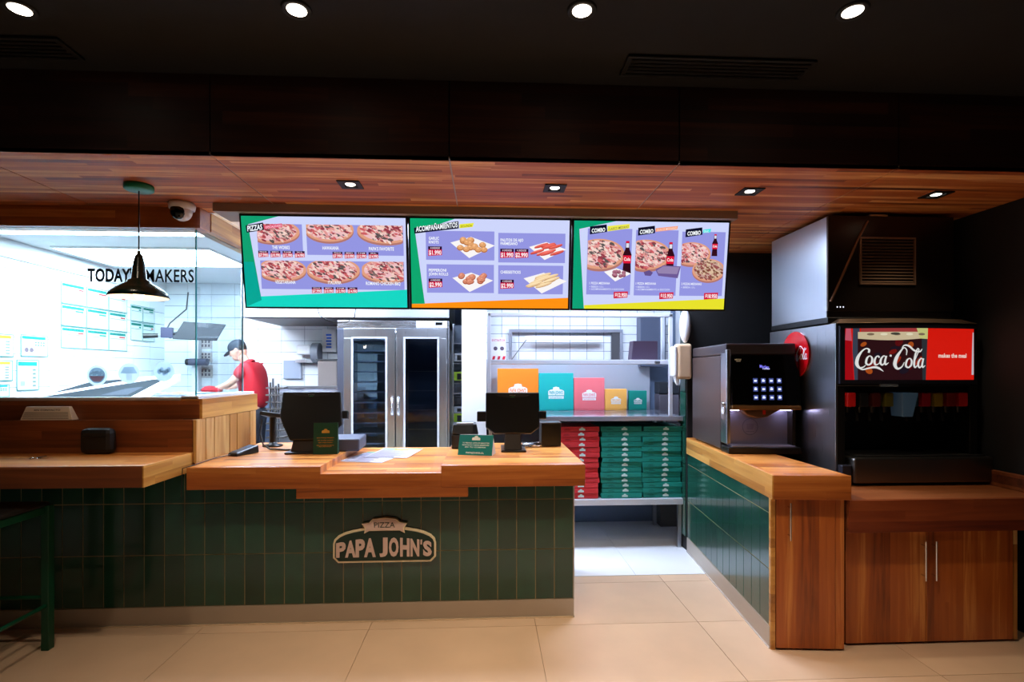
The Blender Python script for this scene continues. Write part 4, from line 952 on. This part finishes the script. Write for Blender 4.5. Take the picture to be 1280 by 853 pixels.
for x in (.02, 1.63):
    for y in (.03, .68): bx('leg', x, x+.03, y, y+.03, 0, .375, STEEL, sh)
    for y in (.42, .68): bx('leg_upper', x, x+.03, y, y+.03, .425, 1.085, STEEL, sh)
MB().cyl((1.42, -.006, 1.58), (1.46, -.006, 1.58), .012, seg=12).build('clip', GREY_P, sh)
# upright display boxes
for x0, x1, z1, m, bg, l in ((.105, .495, .405, ORANGE_B, (240, 132, 20), 'largest upright box, orange, behind the till screen'), (.502, .833, .362, mat('bright_teal_card', (10, 172, 164), .6), (10, 172, 164), 'upright bright teal box between orange and coral'),
        (.841, 1.135, .316, PINK_B, (236, 112, 118), 'upright coral box with white badge on the steel shelf'), (1.143, 1.353, .208, YEL_B, (248, 178, 84), 'small upright apricot box on the steel shelf'), (1.377, 1.549, .192, TEAL_B, (0, 136, 120), 'smallest upright box, dark teal, on the steel shelf')):
    wd = x1-x0; t = thing('display_box', l, 'box', ((x0+x1)/2, 4.97, 1.126))
    MB().box(-wd/2, wd/2, 0, .045, 0, z1).build('body', m, t, .003)
    MB().box(-wd/2-.001, wd/2+.001, -.003, 0, .015, z1-.003).build('lid', m, t, .001)
    bx('tab', -wd*.07, wd*.07, -.005, -.003, .0, .014, m, t)
    c = Canvas(.0004); badge(c, 0, z1*.5, wd*.46, (240, 240, 238), bg, 1); c.rect(-wd*.22, z1*.5-wd*.20, wd*.22, z1*.5-wd*.115, (236, 238, 236), 1)
    c.text('BETTER INGREDIENTS', -wd*.2, z1*.5-wd*.145, wd*.2, z1*.5-wd*.122, bg, 2, .01); c.text('BETTER PIZZA', -wd*.18, z1*.5-wd*.19, wd*.18, z1*.5-wd*.16, bg, 2, .01)
    c.build('printed_badge', PRINT, t, (0, -.0034, 0), (R(90), 0, 0))
# stacked flat boxes
def flat_box(m, bg, w_, h, label, loc, group):
    t = thing('pizza_box', label, 'box', loc, 0, group)
    MB().box(-w_/2, w_/2, 0, w_, 0, h*.55).build('tray', m, t, .002)
    MB().box(-w_/2-.002, w_/2+.002, -.003, w_, h*.57, h*.98).box(-w_/2-.002, w_/2+.002, -.004, -.001, h*.12, h*.57).build('lid', m, t, .002)
    c = Canvas(.0004); badge(c, w_*.08, h*.52, h*1.15, (206, 232, 226), bg, 1, False)
    c.rect(-w_*.36, h*.35, -w_*.2, h*.42, tuple(int(v*.55) for v in bg), 1); c.rect(-w_*.34, h*.55, -w_*.24, h*.6, tuple(int(v*.55) for v in bg), 1)
    c.build('printed_badge', PRINT, t, (0, -.0045, 0), (R(90), 0, 0))
    return t
ORD = ['topmost', 'second from the top', 'third from the top', 'fourth from the top', 'fifth from the top', 'sixth from the top', 'seventh from the top', 'eighth from the top', 'ninth from the top', 'tenth from the top', 'eleventh from the top', 'twelfth from the top', 'thirteenth from the top', 'lowest']
for sx, m, bg, w_, nm, grp in ((.775, RED_B, (214, 44, 52), .345, 'red flat pizza box, %s in its stack', 'red pizza boxes on the lower shelf'), (1.147, TEAL_B, (0, 136, 120), .345, 'teal pizza box, %s in the stack next to the red', 'teal boxes beside the red stack'), (1.4945, TEAL_B, (0, 136, 120), .33, 'teal pizza box, %s in the stack beside the tiled end', 'teal boxes by the tiled end')):
    proto = None; h = .0435
    for k in range(14):
        z = .426+k*h; dx = random.uniform(-.008, .008); dy = random.uniform(0, .012)
        lb = nm % ORD[13-k]
        if proto is None: proto = flat_box(m, bg, w_, h, lb, (sx+dx, 4.36+dy, z), grp)
        else: dup(proto, (sx+dx, 4.36+dy, z), R(random.uniform(-1.2, 1.2)), lb)
# behind the upper bay
t = thing('serving_hatch', 'steel framed hatch in the white tiled wall above the boxes', 'hatch', (.22, 5.144, 1.60))
b = MB().box(0, 1.13, -.05, 0, .29, .32).box(0, .03, -.05, 0, 0, .29).box(1.10, 1.13, -.05, 0, 0, .29)
b.build('frame', STW, t, .002); bx('inner_side', 1.02, 1.10, -.04, -.002, 0, .29, GREY_P, t)
t = thing('bar_light_fitting', 'slim white bar fitting hung inside the steel hatch', 'light', (.38, 5.05, 1.83))
bx('bar', 0, .75, -.015, .015, -.02, .02, PLASTIC_W, t, .003); MB().tube([(.02, 0, .0), (-.15, .01, -.23)], .004).build('stay_rod', GREY_P, t)
t = thing('dark_box', 'dark plum coloured box on the middle shelf', 'box', (1.37, 4.45, 1.603))
MB().hexa([(-.115, 0, 0), (.115, 0, 0), (.115, .12, 0), (-.115, .12, 0)], [(-.10, 0, .165), (.115, 0, .165), (.115, .12, .165), (-.10, .12, .165)]).build('body', mat('plum', (62, 46, 66), .5), t, .003)
bx('grey_wall_cabinet', 1.50, 1.75, 5.0, 5.144, 1.55, 2.04, mat('grey_cabinet', (84, 92, 112), .4, .3), None, .004, label='grey upright wall cabinet behind the shelf post', category='cabinet')
t = thing('safety_notice', 'small white notice with red print and hazard stripes', 'notice', (.118, 5.142, 1.60))
bx('sheet', -.075, .075, -.004, 0, 0, .24, PLASTIC_W, t)
c = Canvas(.0004); c.text('EXTINTOR', -.065, .2, .065, .222, (206, 60, 76), 1, .01); c.ell(-.03, .13, .02, .02, (90, 80, 96), 1); c.ell(.035, .13, .02, .02, (90, 80, 96), 1)
for k in range(3): c.poly([(-.07+.05*k, .0), (-.045+.05*k, .0), (-.03+.05*k, .055), (-.055+.05*k, .055)], (196, 24, 50), 1)
c.build('print', PRINT, t, (0, -.0042, 0), (R(90), 0, 0))
t = thing('grey_bin', 'grey and brown container standing between shelving and partition', 'container', (1.79, 5.0, 1.0))
bx('body', -.11, .09, 0, .14, 0, .28, mat('brown_grey', (92, 86, 96), .5), t, .01); bx('lid', -.11, .09, -.01, .14, .285, .40, DARK_C, t, .01)
bx('small_stand', 1.68, 1.89, 4.95, 5.14, 0, 1.0, STEEL_D, None, .004, label='narrow steel stand under the grey container', category='stand')

# ================================================================== KITCHEN
# holding cabinet with two glass doors
fg = thing('holding_cabinet', 'tall steel holding cabinet with two glass doors', 'cabinet', (-1.55, 5.5, 0))
bx('casing', 0, .02, .0, .75, .0, 2.03, STEEL, fg); bx('casing', 1.14, 1.16, .0, .75, 0, 2.03, STEEL, fg); bx('back_glass', .02, 1.14, .735, .74, .12, 1.955, GLASS, fg)
bx('header', .0, 1.16, -.01, .75, 1.955, 2.035, STEEL_H, fg, .004); bx('plinth', .0, 1.16, .0, .75, 0, .12, STEEL_H, fg)
bx('hinge_post', .0, .07, -.012, .0, .12, 1.95, mat('hinge_grey', (100, 104, 120), .35, .7), fg, .002)
FR = mat('door_trim', (226, 230, 240), .35, .4)
for x0, x1, hx in ((.075, .60, .575), (.61, 1.135, .64)):
    f = MB().box(x0, x1, -.05, -.012, .12, .24).box(x0, x1, -.05, -.012, 1.85, 1.95).box(x0, x0+.09, -.05, -.012, .24, 1.85).box(x1-.09, x1, -.05, -.012, .24, 1.85)
    d = f.build('door', STEEL, fg, .003)
    a, b = x0+.09, x1-.09
    MB().box(a-.012, b+.012, -.056, -.05, .23, .245).box(a-.012, b+.012, -.056, -.05, 1.845, 1.862).box(a-.012, a+.008, -.056, -.05, .245, 1.845).box(b-.008, b+.012, -.056, -.05, .245, 1.845).build('gasket', FR, d)
    bx('glass', a+.002, b-.002, -.04, -.034, .242, 1.848, GLASS_D, d)
    MB().tube([(hx, -.055, 1.05), (hx, -.09, 1.07), (hx, -.09, 1.22), (hx, -.055, 1.24)], .011).build('handle', CHROME, d)
for k in range(15):
    z = .3+.1085*k
    MB().box(.09, .60, .03, .06, z, z+.014).box(.09, .60, .03, .70, z+.002, z+.006).build('shelf', mat('shelf_white', (206, 214, 226), .5) if not k else bpy.data.materials['shelf_white'], fg)
bx('inner_panel', .64, 1.12, .60, .61, .12, 1.95, mat('inner_dark', (38, 50, 66), .4, .3), fg)
MB().box(.30, .60, .5, .7, .25, 1.7).build('inner_duct', mat('duct_steel', (190, 204, 220), .3, .5), fg, .01)
bx('added_glow_strip', .12, .58, .1, .16, 1.925, 1.935, mat('cabinet_fill_glow', (255, 255, 255), .4, emit=(200, 220, 255), es=22), fg)  # glowing strips added to brighten the inside of the cabinet
bx('added_glow_strip', .66, 1.10, .1, .14, 1.925, 1.935, mat('cabinet_fill_glow_dim', (255, 255, 255), .4, emit=(170, 205, 255), es=5), fg)
MB().box(.62, .63, .05, .7, .2, 1.9).build('divider', STEEL_D, fg)
for k in range(6): bx('rail', .65, 1.10, .45, .46, .4+.22*k, .41+.22*k, STEEL_D, fg)
bx('control_box', .82, 1.14, -.06, -.01, 1.955, 2.03, PLASTIC_W, fg, .004); bx('display', 1.02, 1.09, -.063, -.0605, 1.985, 2.015, BLACK_G, fg)
# rack right of the cabinet
t = thing('supply_rack', 'narrow steel rack with labelled tubs beside the white column', 'rack', (-.388, 6.0, 0))
bx('back', 0, .15, .2, .21, 0, 2.05, mat('rack_back', (96, 108, 124), .4, .4), t)
for k in range(9):
    z = .9+.115*k; bx('shelf', 0, .15, 0, .2, z, z+.01, STW, t)
for x in (0, .138): bx('post', x, x+.012, -.01, .0, 0, 2.05, STEEL, t)
for k, (z, cc_, h) in enumerate(((1.62, (226, 230, 238), .09), (1.40, (176, 214, 50), .10), (1.12, (40, 44, 54), .1), (1.26, (70, 76, 90), .09), (.92, (176, 214, 50), .10), (1.03, (220, 226, 236), .07))):
    o = thing('storage_tub', ('white tub on the rack, uppermost', 'tub with lime green label, upper one', 'black tub on the rack above the white one', 'dark grey tub under the lime green one', 'tub with lime green label, lower one', 'white tub on the rack above the lime one')[k], 'tub', (-.313, 5.99, z))
    bx('body', -.06, .06, 0, .1, 0, h, mat('tub_%d' % k, cc_, .4), o, .004); bx('label_plate', -.025, .025, -.002, 0, .01, h-.02, BLACK_M if cc_[1] > 200 else GREY_P, o)
# exhaust hood
hd = thing('exhaust_hood', 'white exhaust hood with a dark underside below the ceiling', 'hood', (-2.72, 5.9, 2.10))
bx('canopy', 0, 2.3, 0, 1.08, .01, .56, mat('hood_white', (214, 220, 230), .3, .3), hd, .004); bx('underside', .03, 2.27, .03, 1.05, 0, .01, mat('hood_filter', (60, 54, 54), .5, .3), hd)
# prep line and person's bench
t = thing('prep_table', 'steel prep table with a rail of topping tubs', 'table', (-3.9, 5.0, 0))
bx('cabinet', 0, 1.15, .1, .9, .1, 1.10, STEEL, t); bx('top', -.02, 1.2, .05, .95, 1.10, 1.14, STW, t, .004)
for k in range(5): bx('leg', .02+.28*k, .06+.28*k, .12, .16, 0, .1, STEEL_D, t)
bx('topping_rail', .02, 1.16, .5, .94, 1.14, 1.27, STW, t, .004)
for k in range(9):
    o = bx('topping_pan', .05+.12*k, .155+.12*k, .55, .88, 1.271, 1.277, mat('topping_%d' % k, random.choice([(190, 196, 200), (120, 130, 120), (210, 200, 170), (90, 100, 96), (200, 120, 90)]), .6, noise=.3, nscale=40), t)
cab = thing('cold_prep_unit', 'white cold unit with dark sloping glass lids behind the window', 'unit', (-3.3, 4.15, 0))
bx('body', -.12, .66, .05, .8, 0, 1.24, PAINT_W, cab, .004)
MB().hexa([(-.25, -.02, 1.245), (.60, -.02, 1.245), (.45, .85, 1.41), (-.35, .85, 1.365)], [(-.25, -.02, 1.285), (.60, -.02, 1.285), (.45, .85, 1.475), (-.35, .85, 1.425)]).build('lid_frame', PLASTIC_W, cab, .004)
def lidq(u0, u1, v0, v1, h):
    A, B, D, E_ = Vector((-.25, -.02, 1.285)), Vector((.60, -.02, 1.285)), Vector((.45, .85, 1.475)), Vector((-.35, .85, 1.425))
    f = lambda u, v: (A*(1-u)+B*u)*(1-v)+(E_*(1-u)+D*u)*v
    q = [f(u0, v0), f(u1, v0), f(u1, v1), f(u0, v1)]; return [v+Vector((0, 0, -.02)) for v in q], [v+Vector((0, 0, h)) for v in q]
MB().hexa(*lidq(.08, .92, .02, .90, .003)).build('lid_glass', mat('dark_lid_glass', (14, 18, 28), .7, spec=.1), cab)
MB().hexa(*lidq(.20, .86, .15, .45, .005)).build('lid_glass_pane', mat('grey_lid_glass', (50, 52, 64), .7, spec=.1), cab)
# monitor on the wall
t = thing('order_monitor', 'black order monitor on an arm above the prep table', 'monitor', (-3.45, 6.3, 1.88), R(18))
MB().hexa([(-.21, -.02, 0), (.24, -.02, -.01), (.24, .02, -.01), (-.21, .02, 0)], [(-.1, -.0, .21), (.34, -.0, .19), (.34, .03, .19), (-.1, .03, .21)]).build('housing', mat('monitor_dark', (20, 20, 34), .5), t, .006)
MB().tube([(-.05, .03, .1), (-.25, .1, .06), (-.34, .5, .05)], .02).build('arm', GREY_P, t); bx('mount_box', -.34, -.22, .05, .12, .02, .14, mat('mount_purple', (52, 50, 76), .4), t, .004)
MB().tube([(-.30, .1, .1), (-.28, .2, .2), (-.16, .45, .4), (-.15, .5, .62)], .008).build('cable', GREY_P, t)
MB().cyl((-.5, 0, .03), (-.36, .03, .04), .03, .024, 14).build('scanner', BLACK, t)
t = thing('ticket_printer', 'small dark cylinder fixed below the order monitor', 'device', (-3.67, 6.84, 1.625)); bx('bracket', -.1, -.04, .0, .06, -.02, .02, GREY_P, t)
MB().cyl((-.12, 0, 0), (.1, 0, 0), .045, seg=18).build('body', mat('ticket_grey', (86, 84, 104), .4), t); MB().cyl((-.16, 0, 0), (-.12, 0, 0), .042, seg=18).build('cap', BLACK, t)
bx('pipe_chase', -3.80, -3.72, 6.90, 6.99, .5, 2.1, PLASTIC_W, None, .004, label='white vertical trunking below the order monitor', category='trunking')
# notices on back wall
for k, (x, z, w_, h, l) in enumerate(((-3.66, 1.80, .15, .17, 'topmost small beige notice behind the glass corner'), (-3.66, 1.62, .15, .13, 'middle small beige notice behind the glass corner'), (-3.66, 1.42, .16, .17, 'lowest small beige notice behind the glass corner'))):
    t = thing('wall_notice', l, 'notice', (x, 6.99, z)); bx('sheet', -w_/2, w_/2, -.004, 0, 0, h, mat('notice_%d' % k, (186, 178, 176), .6), t)
    c = Canvas(.0004)
    for i in range(3):
        for j in range(2+k % 2): c.rect(-w_*.4+w_*.28*i, h*.15+h*.3*j, -w_*.25+w_*.28*i, h*.35+h*.3*j, (86, 76, 84), 1)
    c.build('print', PRINT, t, (0, -.0042, 0), (R(90), 0, 0))
t = thing('wall_holder', 'white file holder on the tiled wall beside the person', 'holder', (-2.55, 6.99, 1.41))
bx('back_plate', -.13, .13, -.01, 0, 0, .3, PLASTIC_W, t, .004); bx('pocket', -.11, .12, -.04, -.011, .0, .24, mat('pocket_grey', (150, 160, 178), .4), t, .004)
t = thing('paper_towel_roll', 'round grey towel dispenser sticking out of the tiled wall', 'dispenser', (-2.26, 6.9, 1.75))
MB().cyl((-.0, 0, 0), (.09, 0, 0), .125, seg=32).build('drum', mat('drum_grey', (134, 140, 152), .4), t, .01); bx('bracket', -.22, .0, -.02, .08, -.13, -.09, STEEL, t); MB().cyl((-.004, 0, 0), (.0, 0, 0), .05, seg=20).build('hub', GREY_P, t); bx('cover', -.2, -.02, -.05, .09, -.03, .10, PLASTIC_W, t, .02)
t = thing('blue_label_dispenser', 'white wall dispenser with blue print by the steel cabinet', 'dispenser', (-2.06, 6.98, 1.76))
bx('body', -.09, .09, -.06, 0, 0, .3, PLASTIC_W, t, .006); c = Canvas(.0004)
for i in range(5): c.rect(-.04+.008*(i % 2), .05+.04*i, .03, .075+.04*i, (70, 120, 220), 1)
c.build('print', PRINT, t, (0, -.0604, 0), (R(90), 0, 0))
t = thing('steel_canister', 'steel drink canister standing on the back worktop', 'canister', (-2.02, 6.78, 1.301))
bx('body', -.11, .13, -.1, .12, 0, .34, mat('canister', (170, 160, 156), .3, .8), t, .01); bx('shelf', -.13, .13, -.12, .1, .345, .36, GREY_P, t)
t = thing('back_worktop', 'steel worktop along the rear tiled wall', 'worktop', (-2.6, 6.4, 0))
bx('top', 0, 1.0, 0, .58, 1.25, 1.30, STW, t, .004); bx('body', .02, .98, .04, .56, 0, 1.24, STEEL, t); MB().hexa([(.08, -.02, 1.301), (.9, -.02, 1.301), (.9, .2, 1.301), (.08, .2, 1.301)], [(.2, .05, 1.325), (.88, .05, 1.325), (.88, .15, 1.325), (.2, .15, 1.325)]).build('tray', GREY_P, t)
t = thing('utensil_rack', 'slim dark rack of utensils directly behind the person', 'rack', (-2.44, 6.0, 0))
for k in range(4): MB().tube([(.0+.03*k, .0, .2), (.0+.03*k, 0, 1.38+.05*math.sin(k*2))], .012).build('post', (STEEL_D, GREY_P)[k % 2], t)
for k in range(8): bx('tray', -.04, .16, -.03, .1, .75+.08*k, .765+.08*k, STEEL_D, t)
MB().box(-.06, .18, -.05, .14, 0, .2).build('base', GREY_P, t)

# wall charts on the side wall (x = -4.2)
AQ = (0, 130, 120)
PAPER = mat('chart_paper', (196, 208, 206), .6)
def chart(y0, y1, z0, z1, label, hcol, body, group=None):
    t = thing('wall_chart', label, 'poster', (-4.19, y0, z0), 0, group); w_, h = y1-y0, z1-z0
    bx('sheet', 0, .004, 0, w_, 0, h, PAPER, t)
    c = Canvas(.0004)
    for a in ((0, 0, w_, .006), (0, h-.006, w_, h), (0, 0, .006, h), (w_-.006, 0, w_, h)): c.rect(*a, (20, 110, 104), 1)
    c.rect(.012, h*.80, w_*.9, h*.93, hcol, 1); body(c, w_, h); c.build('print', PRINT, t, (.0044, 0, 0), (R(90), 0, R(90)))
def grid_body(seed, st):
    def f(c, w_, h):
        rr = random.Random(seed); c.text(st, w_*.1, h*.83, w_*.75, h*.91, (10, 90, 84), 2, .01)
        c.rect(.012, h*.62, w_*.9, h*.64, (10, 60, 56), 1)
        c.rect(w_*rr.uniform(.5, .7), h*.68, w_*.88, h*.76, (40, 130, 110) if rr.random() < .7 else (170, 60, 60), 2)
    return f
rown = ('top', 'second', 'third'); coln = ('first', 'second', 'third')
ys = [5.33, 5.66, 5.98, 6.28]; zs = [2.40, 2.178, 1.956, 1.734]
for i in range(3):
    for j in range(3): chart(ys[j]+.004, ys[j+1]-.004, zs[i+1]+.003, zs[i]-.003, 'white chart, %s row and %s column of the nine sheet grid' % (rown[i], coln[j]), (10, 120, 112), grid_body(i*3+j, ('MASA', 'SALSA', 'QUESO', 'CARNES', 'VERDURAS', 'HORNO', 'CORTE', 'CAJA', 'LIMPIEZA')[i*3+j]))
ys = [6.33, 6.55, 6.78]; zs = [2.30, 2.10, 1.87]
for i in range(2):
    for j in range(2): chart(ys[j]+.004, ys[j+1]-.004, zs[i+1]+.003, zs[i]-.003, 'narrow chart, %s row %s column beside the nine sheet grid' % (rown[i], coln[j]), (10, 110, 96), grid_body(20+i*2+j, 'TURNO'))
def body_dots(c, w_, h):
    for i in range(4):
        for j in range(2): c.rect(w_*(.5+.1*i), h*(.5+.12*j), w_*(.57+.1*i), h*(.57+.12*j), (90, 110, 100), 1)
    c.ell(w_*.2, h*.3, .022, .022, (110, 90, 100), 1); c.ell(w_*.38, h*.3, .022, .022, (110, 90, 100), 1)
def body_side(c, w_, h):
    for j in range(5): c.rect(w_*.7, h*(.12+.13*j), w_*.85, h*(.18+.13*j), (110, 120, 116), 1)
    c.rect(w_*.15, h*.15, w_*.35, h*.3, (150, 160, 160), 1)
chart(4.89, 5.18, 1.64, 1.84, 'aqua headed sheet with dots, alone beside the grid', AQ, body_dots); chart(4.85, 5.08, 1.33, 1.61, 'aqua headed sheet with small icons under the dotted one', AQ, body_side)
chart(4.56, 4.82, 1.63, 1.83, 'yellow headed sheet, upper one at the frame edge', (220, 232, 40), body_side); chart(4.56, 4.81, 1.42, 1.60, 'yellow headed sheet, lower one at the frame edge', (220, 232, 40), body_side)
chart(4.56, 4.78, 1.28, 1.39, 'small sheet with a teal bar below the yellow ones', (20, 150, 150), body_dots)

# ================================================================== PERSON
def skinned(name, joints, edges, m, parent, sub=2):
    names = list(joints); me = bpy.data.meshes.new(name); me.from_pydata([joints[k][0] for k in names], [(names.index(a), names.index(b)) for a, b in edges], [])
    o = bpy.data.objects.new(name, me); C.objects.link(o); o.parent = parent
    o.modifiers.new('skin', 'SKIN').use_smooth_shade = True
    sv = me.skin_vertices[0].data
    for i, k in enumerate(names):
        r = joints[k][1]; sv[i].radius = (r, r) if isinstance(r, (int, float)) else r
    sv[0].use_root = True
    s_ = o.modifiers.new('sub', 'SUBSURF'); s_.levels = sub; s_.render_levels = sub
    me.materials.append(m); return o
# the figure faces -x, bending slightly over the bench; origin on the floor under the hips
pe = thing('person', 'person in red polo shirt and dark cap bending over the prep table', 'person', (-2.77, 6.3, 0), 0)
sh_z, hip = 1.60, 1.05
J = {
 'pelvis': ((.02, 0, 1.02), (.12, .12)), 'waist': ((.03, 0, 1.20), (.10, .10)), 'chest': ((.01, 0, 1.42), (.11, .11)), 'neckb': ((-.06, 0, 1.59), (.055, .055)), 'neck': ((-.10, 0, 1.66), (.055, .055)), 'headb': ((-.145, 0, 1.71), (.075, .07)),
 'shn': ((-.02, -.15, 1.53), .05), 'eln': ((-.15, -.24, 1.36), .043), 'wrn': ((-.31, -.16, 1.31), .028), 'pn': ((-.37, -.14, 1.305), (.035, .018)),
 'shf': ((-.02, .15, 1.53), .05), 'elf': ((-.17, .24, 1.36), .043), 'wrf': ((-.33, .15, 1.31), .028), 'pf': ((-.39, .13, 1.305), (.035, .018)),
 'hn': ((.02, -.09, .98), .095), 'kn': ((.0, -.11, .54), .062), 'an': ((.03, -.11, .10), .042), 'tn': ((-.12, -.12, .04), .035),
 'hf': ((.02, .09, .98), .095), 'kf': ((.0, .11, .54), .062), 'af': ((.03, .11, .10), .042), 'tf': ((-.12, .12, .04), .035)}
ED = [('pelvis', 'waist'), ('waist', 'chest'), ('chest', 'neckb'), ('neckb', 'neck'), ('neck', 'headb'), ('chest', 'shn'), ('shn', 'eln'), ('eln', 'wrn'), ('wrn', 'pn'), ('chest', 'shf'), ('shf', 'elf'), ('elf', 'wrf'), ('wrf', 'pf'),
      ('pelvis', 'hn'), ('hn', 'kn'), ('kn', 'an'), ('an', 'tn'), ('pelvis', 'hf'), ('hf', 'kf'), ('kf', 'af'), ('af', 'tf')]
skinned('body', J, ED, SKIN, pe)
skinned('polo_shirt', {'a': ((.02, 0, 1.04), (.19, .175)), 'b': ((.03, 0, 1.24), (.18, .165)), 'c': ((.015, 0, 1.44), (.20, .18)), 'd': ((-.04, 0, 1.57), (.14, .13)), 'e': ((-.085, 0, 1.63), (.078, .078)),
    's1': ((-.02, -.18, 1.54), .085), 's2': ((-.10, -.225, 1.42), .070), 't1': ((-.02, .18, 1.54), .085), 't2': ((-.10, .225, 1.42), .070)}, [('a', 'b'), ('b', 'c'), ('c', 'd'), ('d', 'e'), ('c', 's1'), ('s1', 's2'), ('c', 't1'), ('t1', 't2')], RED_C, pe)
skinned('trousers', {'a': ((.02, 0, 1.12), (.16, .135)), 'b': ((.02, 0, 1.0), (.165, .15)), 'h': ((.02, -.09, .93), .11), 'k': ((.0, -.11, .54), .085), 'n': ((.03, -.11, .12), .065), 'h2': ((.02, .09, .93), .11), 'k2': ((.0, .11, .54), .085), 'n2': ((.03, .11, .12), .065)},
    [('a', 'b'), ('b', 'h'), ('h', 'k'), ('k', 'n'), ('b', 'h2'), ('h2', 'k2'), ('k2', 'n2')], DARK_C, pe)
HM = Matrix.Rotation(R(-28), 4, 'Y')   # head nods forward (towards -x)
hb = MB(); hc = Vector((-.165, 0, 1.755))
hb.ell(hc, (.096, .076, .118), 24, 16, HM)
def hp(x, y, z): return hc+HM @ Vector((x, y, z))
hb.ell(hp(-.045, 0, -.06), (.055, .052, .055), 14, 10, HM)                 # jaw
hb.ell(hp(-.10, 0, -.012), (.02, .012, .02), 10, 8, HM)                     # nose
for s_ in (-1, 1): hb.ell(hp(.01, s_*.077, -.012), (.02, .009, .03), 10, 8, HM)
hb.build('head', SKIN, pe)
fe = MB()
for s_ in (-1, 1): fe.ell(hp(-.085, s_*.03, .012), (.008, .011, .006), 8, 6, HM)
fe.build('eyes', BLACK_G, pe); MB().ell(hp(-.092, 0, -.055), (.008, .02, .005), 10, 6, HM).build('mouth', mat('lips', (170, 90, 86), .5), pe)
MB().ell(hp(.022, 0, .018), (.085, .0775, .095), 20, 12, HM).build('hair', HAIR, pe)
cap = MB(); vs = []
cap.ell(hp(.005, 0, .045), (.104, .086, .082), 24, 14, HM)
capo = cap.build('cap', mat('cap_navy', (36, 42, 56), .7), pe)
MB().prism([(-.075, -.065), (-.12, -.06), (-.165, -.035), (-.178, 0), (-.165, .035), (-.12, .06), (-.075, .065)], .01, Matrix.Translation(hc) @ HM @ Matrix.Translation((0, 0, .035)) @ Matrix.Rotation(R(-10), 4, 'Y')).build('cap_visor', capo.data.materials[0], pe, .003)
# hands: palm in the body, five fingers each
for s_, base in ((-1, Vector((-.37, -.14, 1.305))), (1, Vector((-.39, .13, 1.305)))):
    for k in range(4):
        ln = (.06, .07, .066, .052)[k]; y = base.y+(-.024+.016*k)*s_
        MB().tube([(base.x+.01, y, base.z), (base.x-.02-ln*.3, y, base.z), (base.x-.02-ln*.7, y, base.z-.012), (base.x-.02-ln, y, base.z-.03)], [.010, .009, .008, .006], 8).build('finger', SKIN, pe)
    MB().tube([(base.x+.02, base.y-.02*s_, base.z), (base.x-.01, base.y-.045*s_, base.z-.006), (base.x-.035, base.y-.05*s_, base.z-.02)], [.011, .010, .007], 8).build('thumb', SKIN, pe)
for s_ in (-1, 1): MB().hexa([(-.17, s_*.115-.045, 0), (.08, s_*.11-.04, 0), (.08, s_*.11+.04, 0), (-.17, s_*.115+.045, 0)], [(-.13, s_*.115-.035, .06), (.07, s_*.11-.035, .10), (.07, s_*.11+.035, .10), (-.13, s_*.115+.035, .06)]).build('shoe', BLACK_M, pe, .015)
t = thing('red_cloth', 'crumpled red cloth under the hands of the person', 'cloth', (-3.14, 6.12, 1.25))
b = MB()
for k in range(6): b.ell((random.uniform(-.06, .06), random.uniform(-.04, .04), .035+random.uniform(-.005, .02)), (random.uniform(.05, .08), random.uniform(.04, .06), random.uniform(.025, .04)), 14, 8, Matrix.Rotation(random.random()*3, 4, 'Z'))
b.build('folds', RED_C, t)
t = thing('kneading_bench', 'white topped bench where the person leans over', 'bench', (-3.6, 6.0, 0))
bx('top', 0, .62, 0, .5, 1.20, 1.25, PLASTIC_W, t, .004); bx('frame', .03, .59, .03, .47, .1, 1.20, STEEL, t)
for x in (.04, .55): bx('leg', x, x+.03, .05, .45, 0, .1, STEEL_D, t)
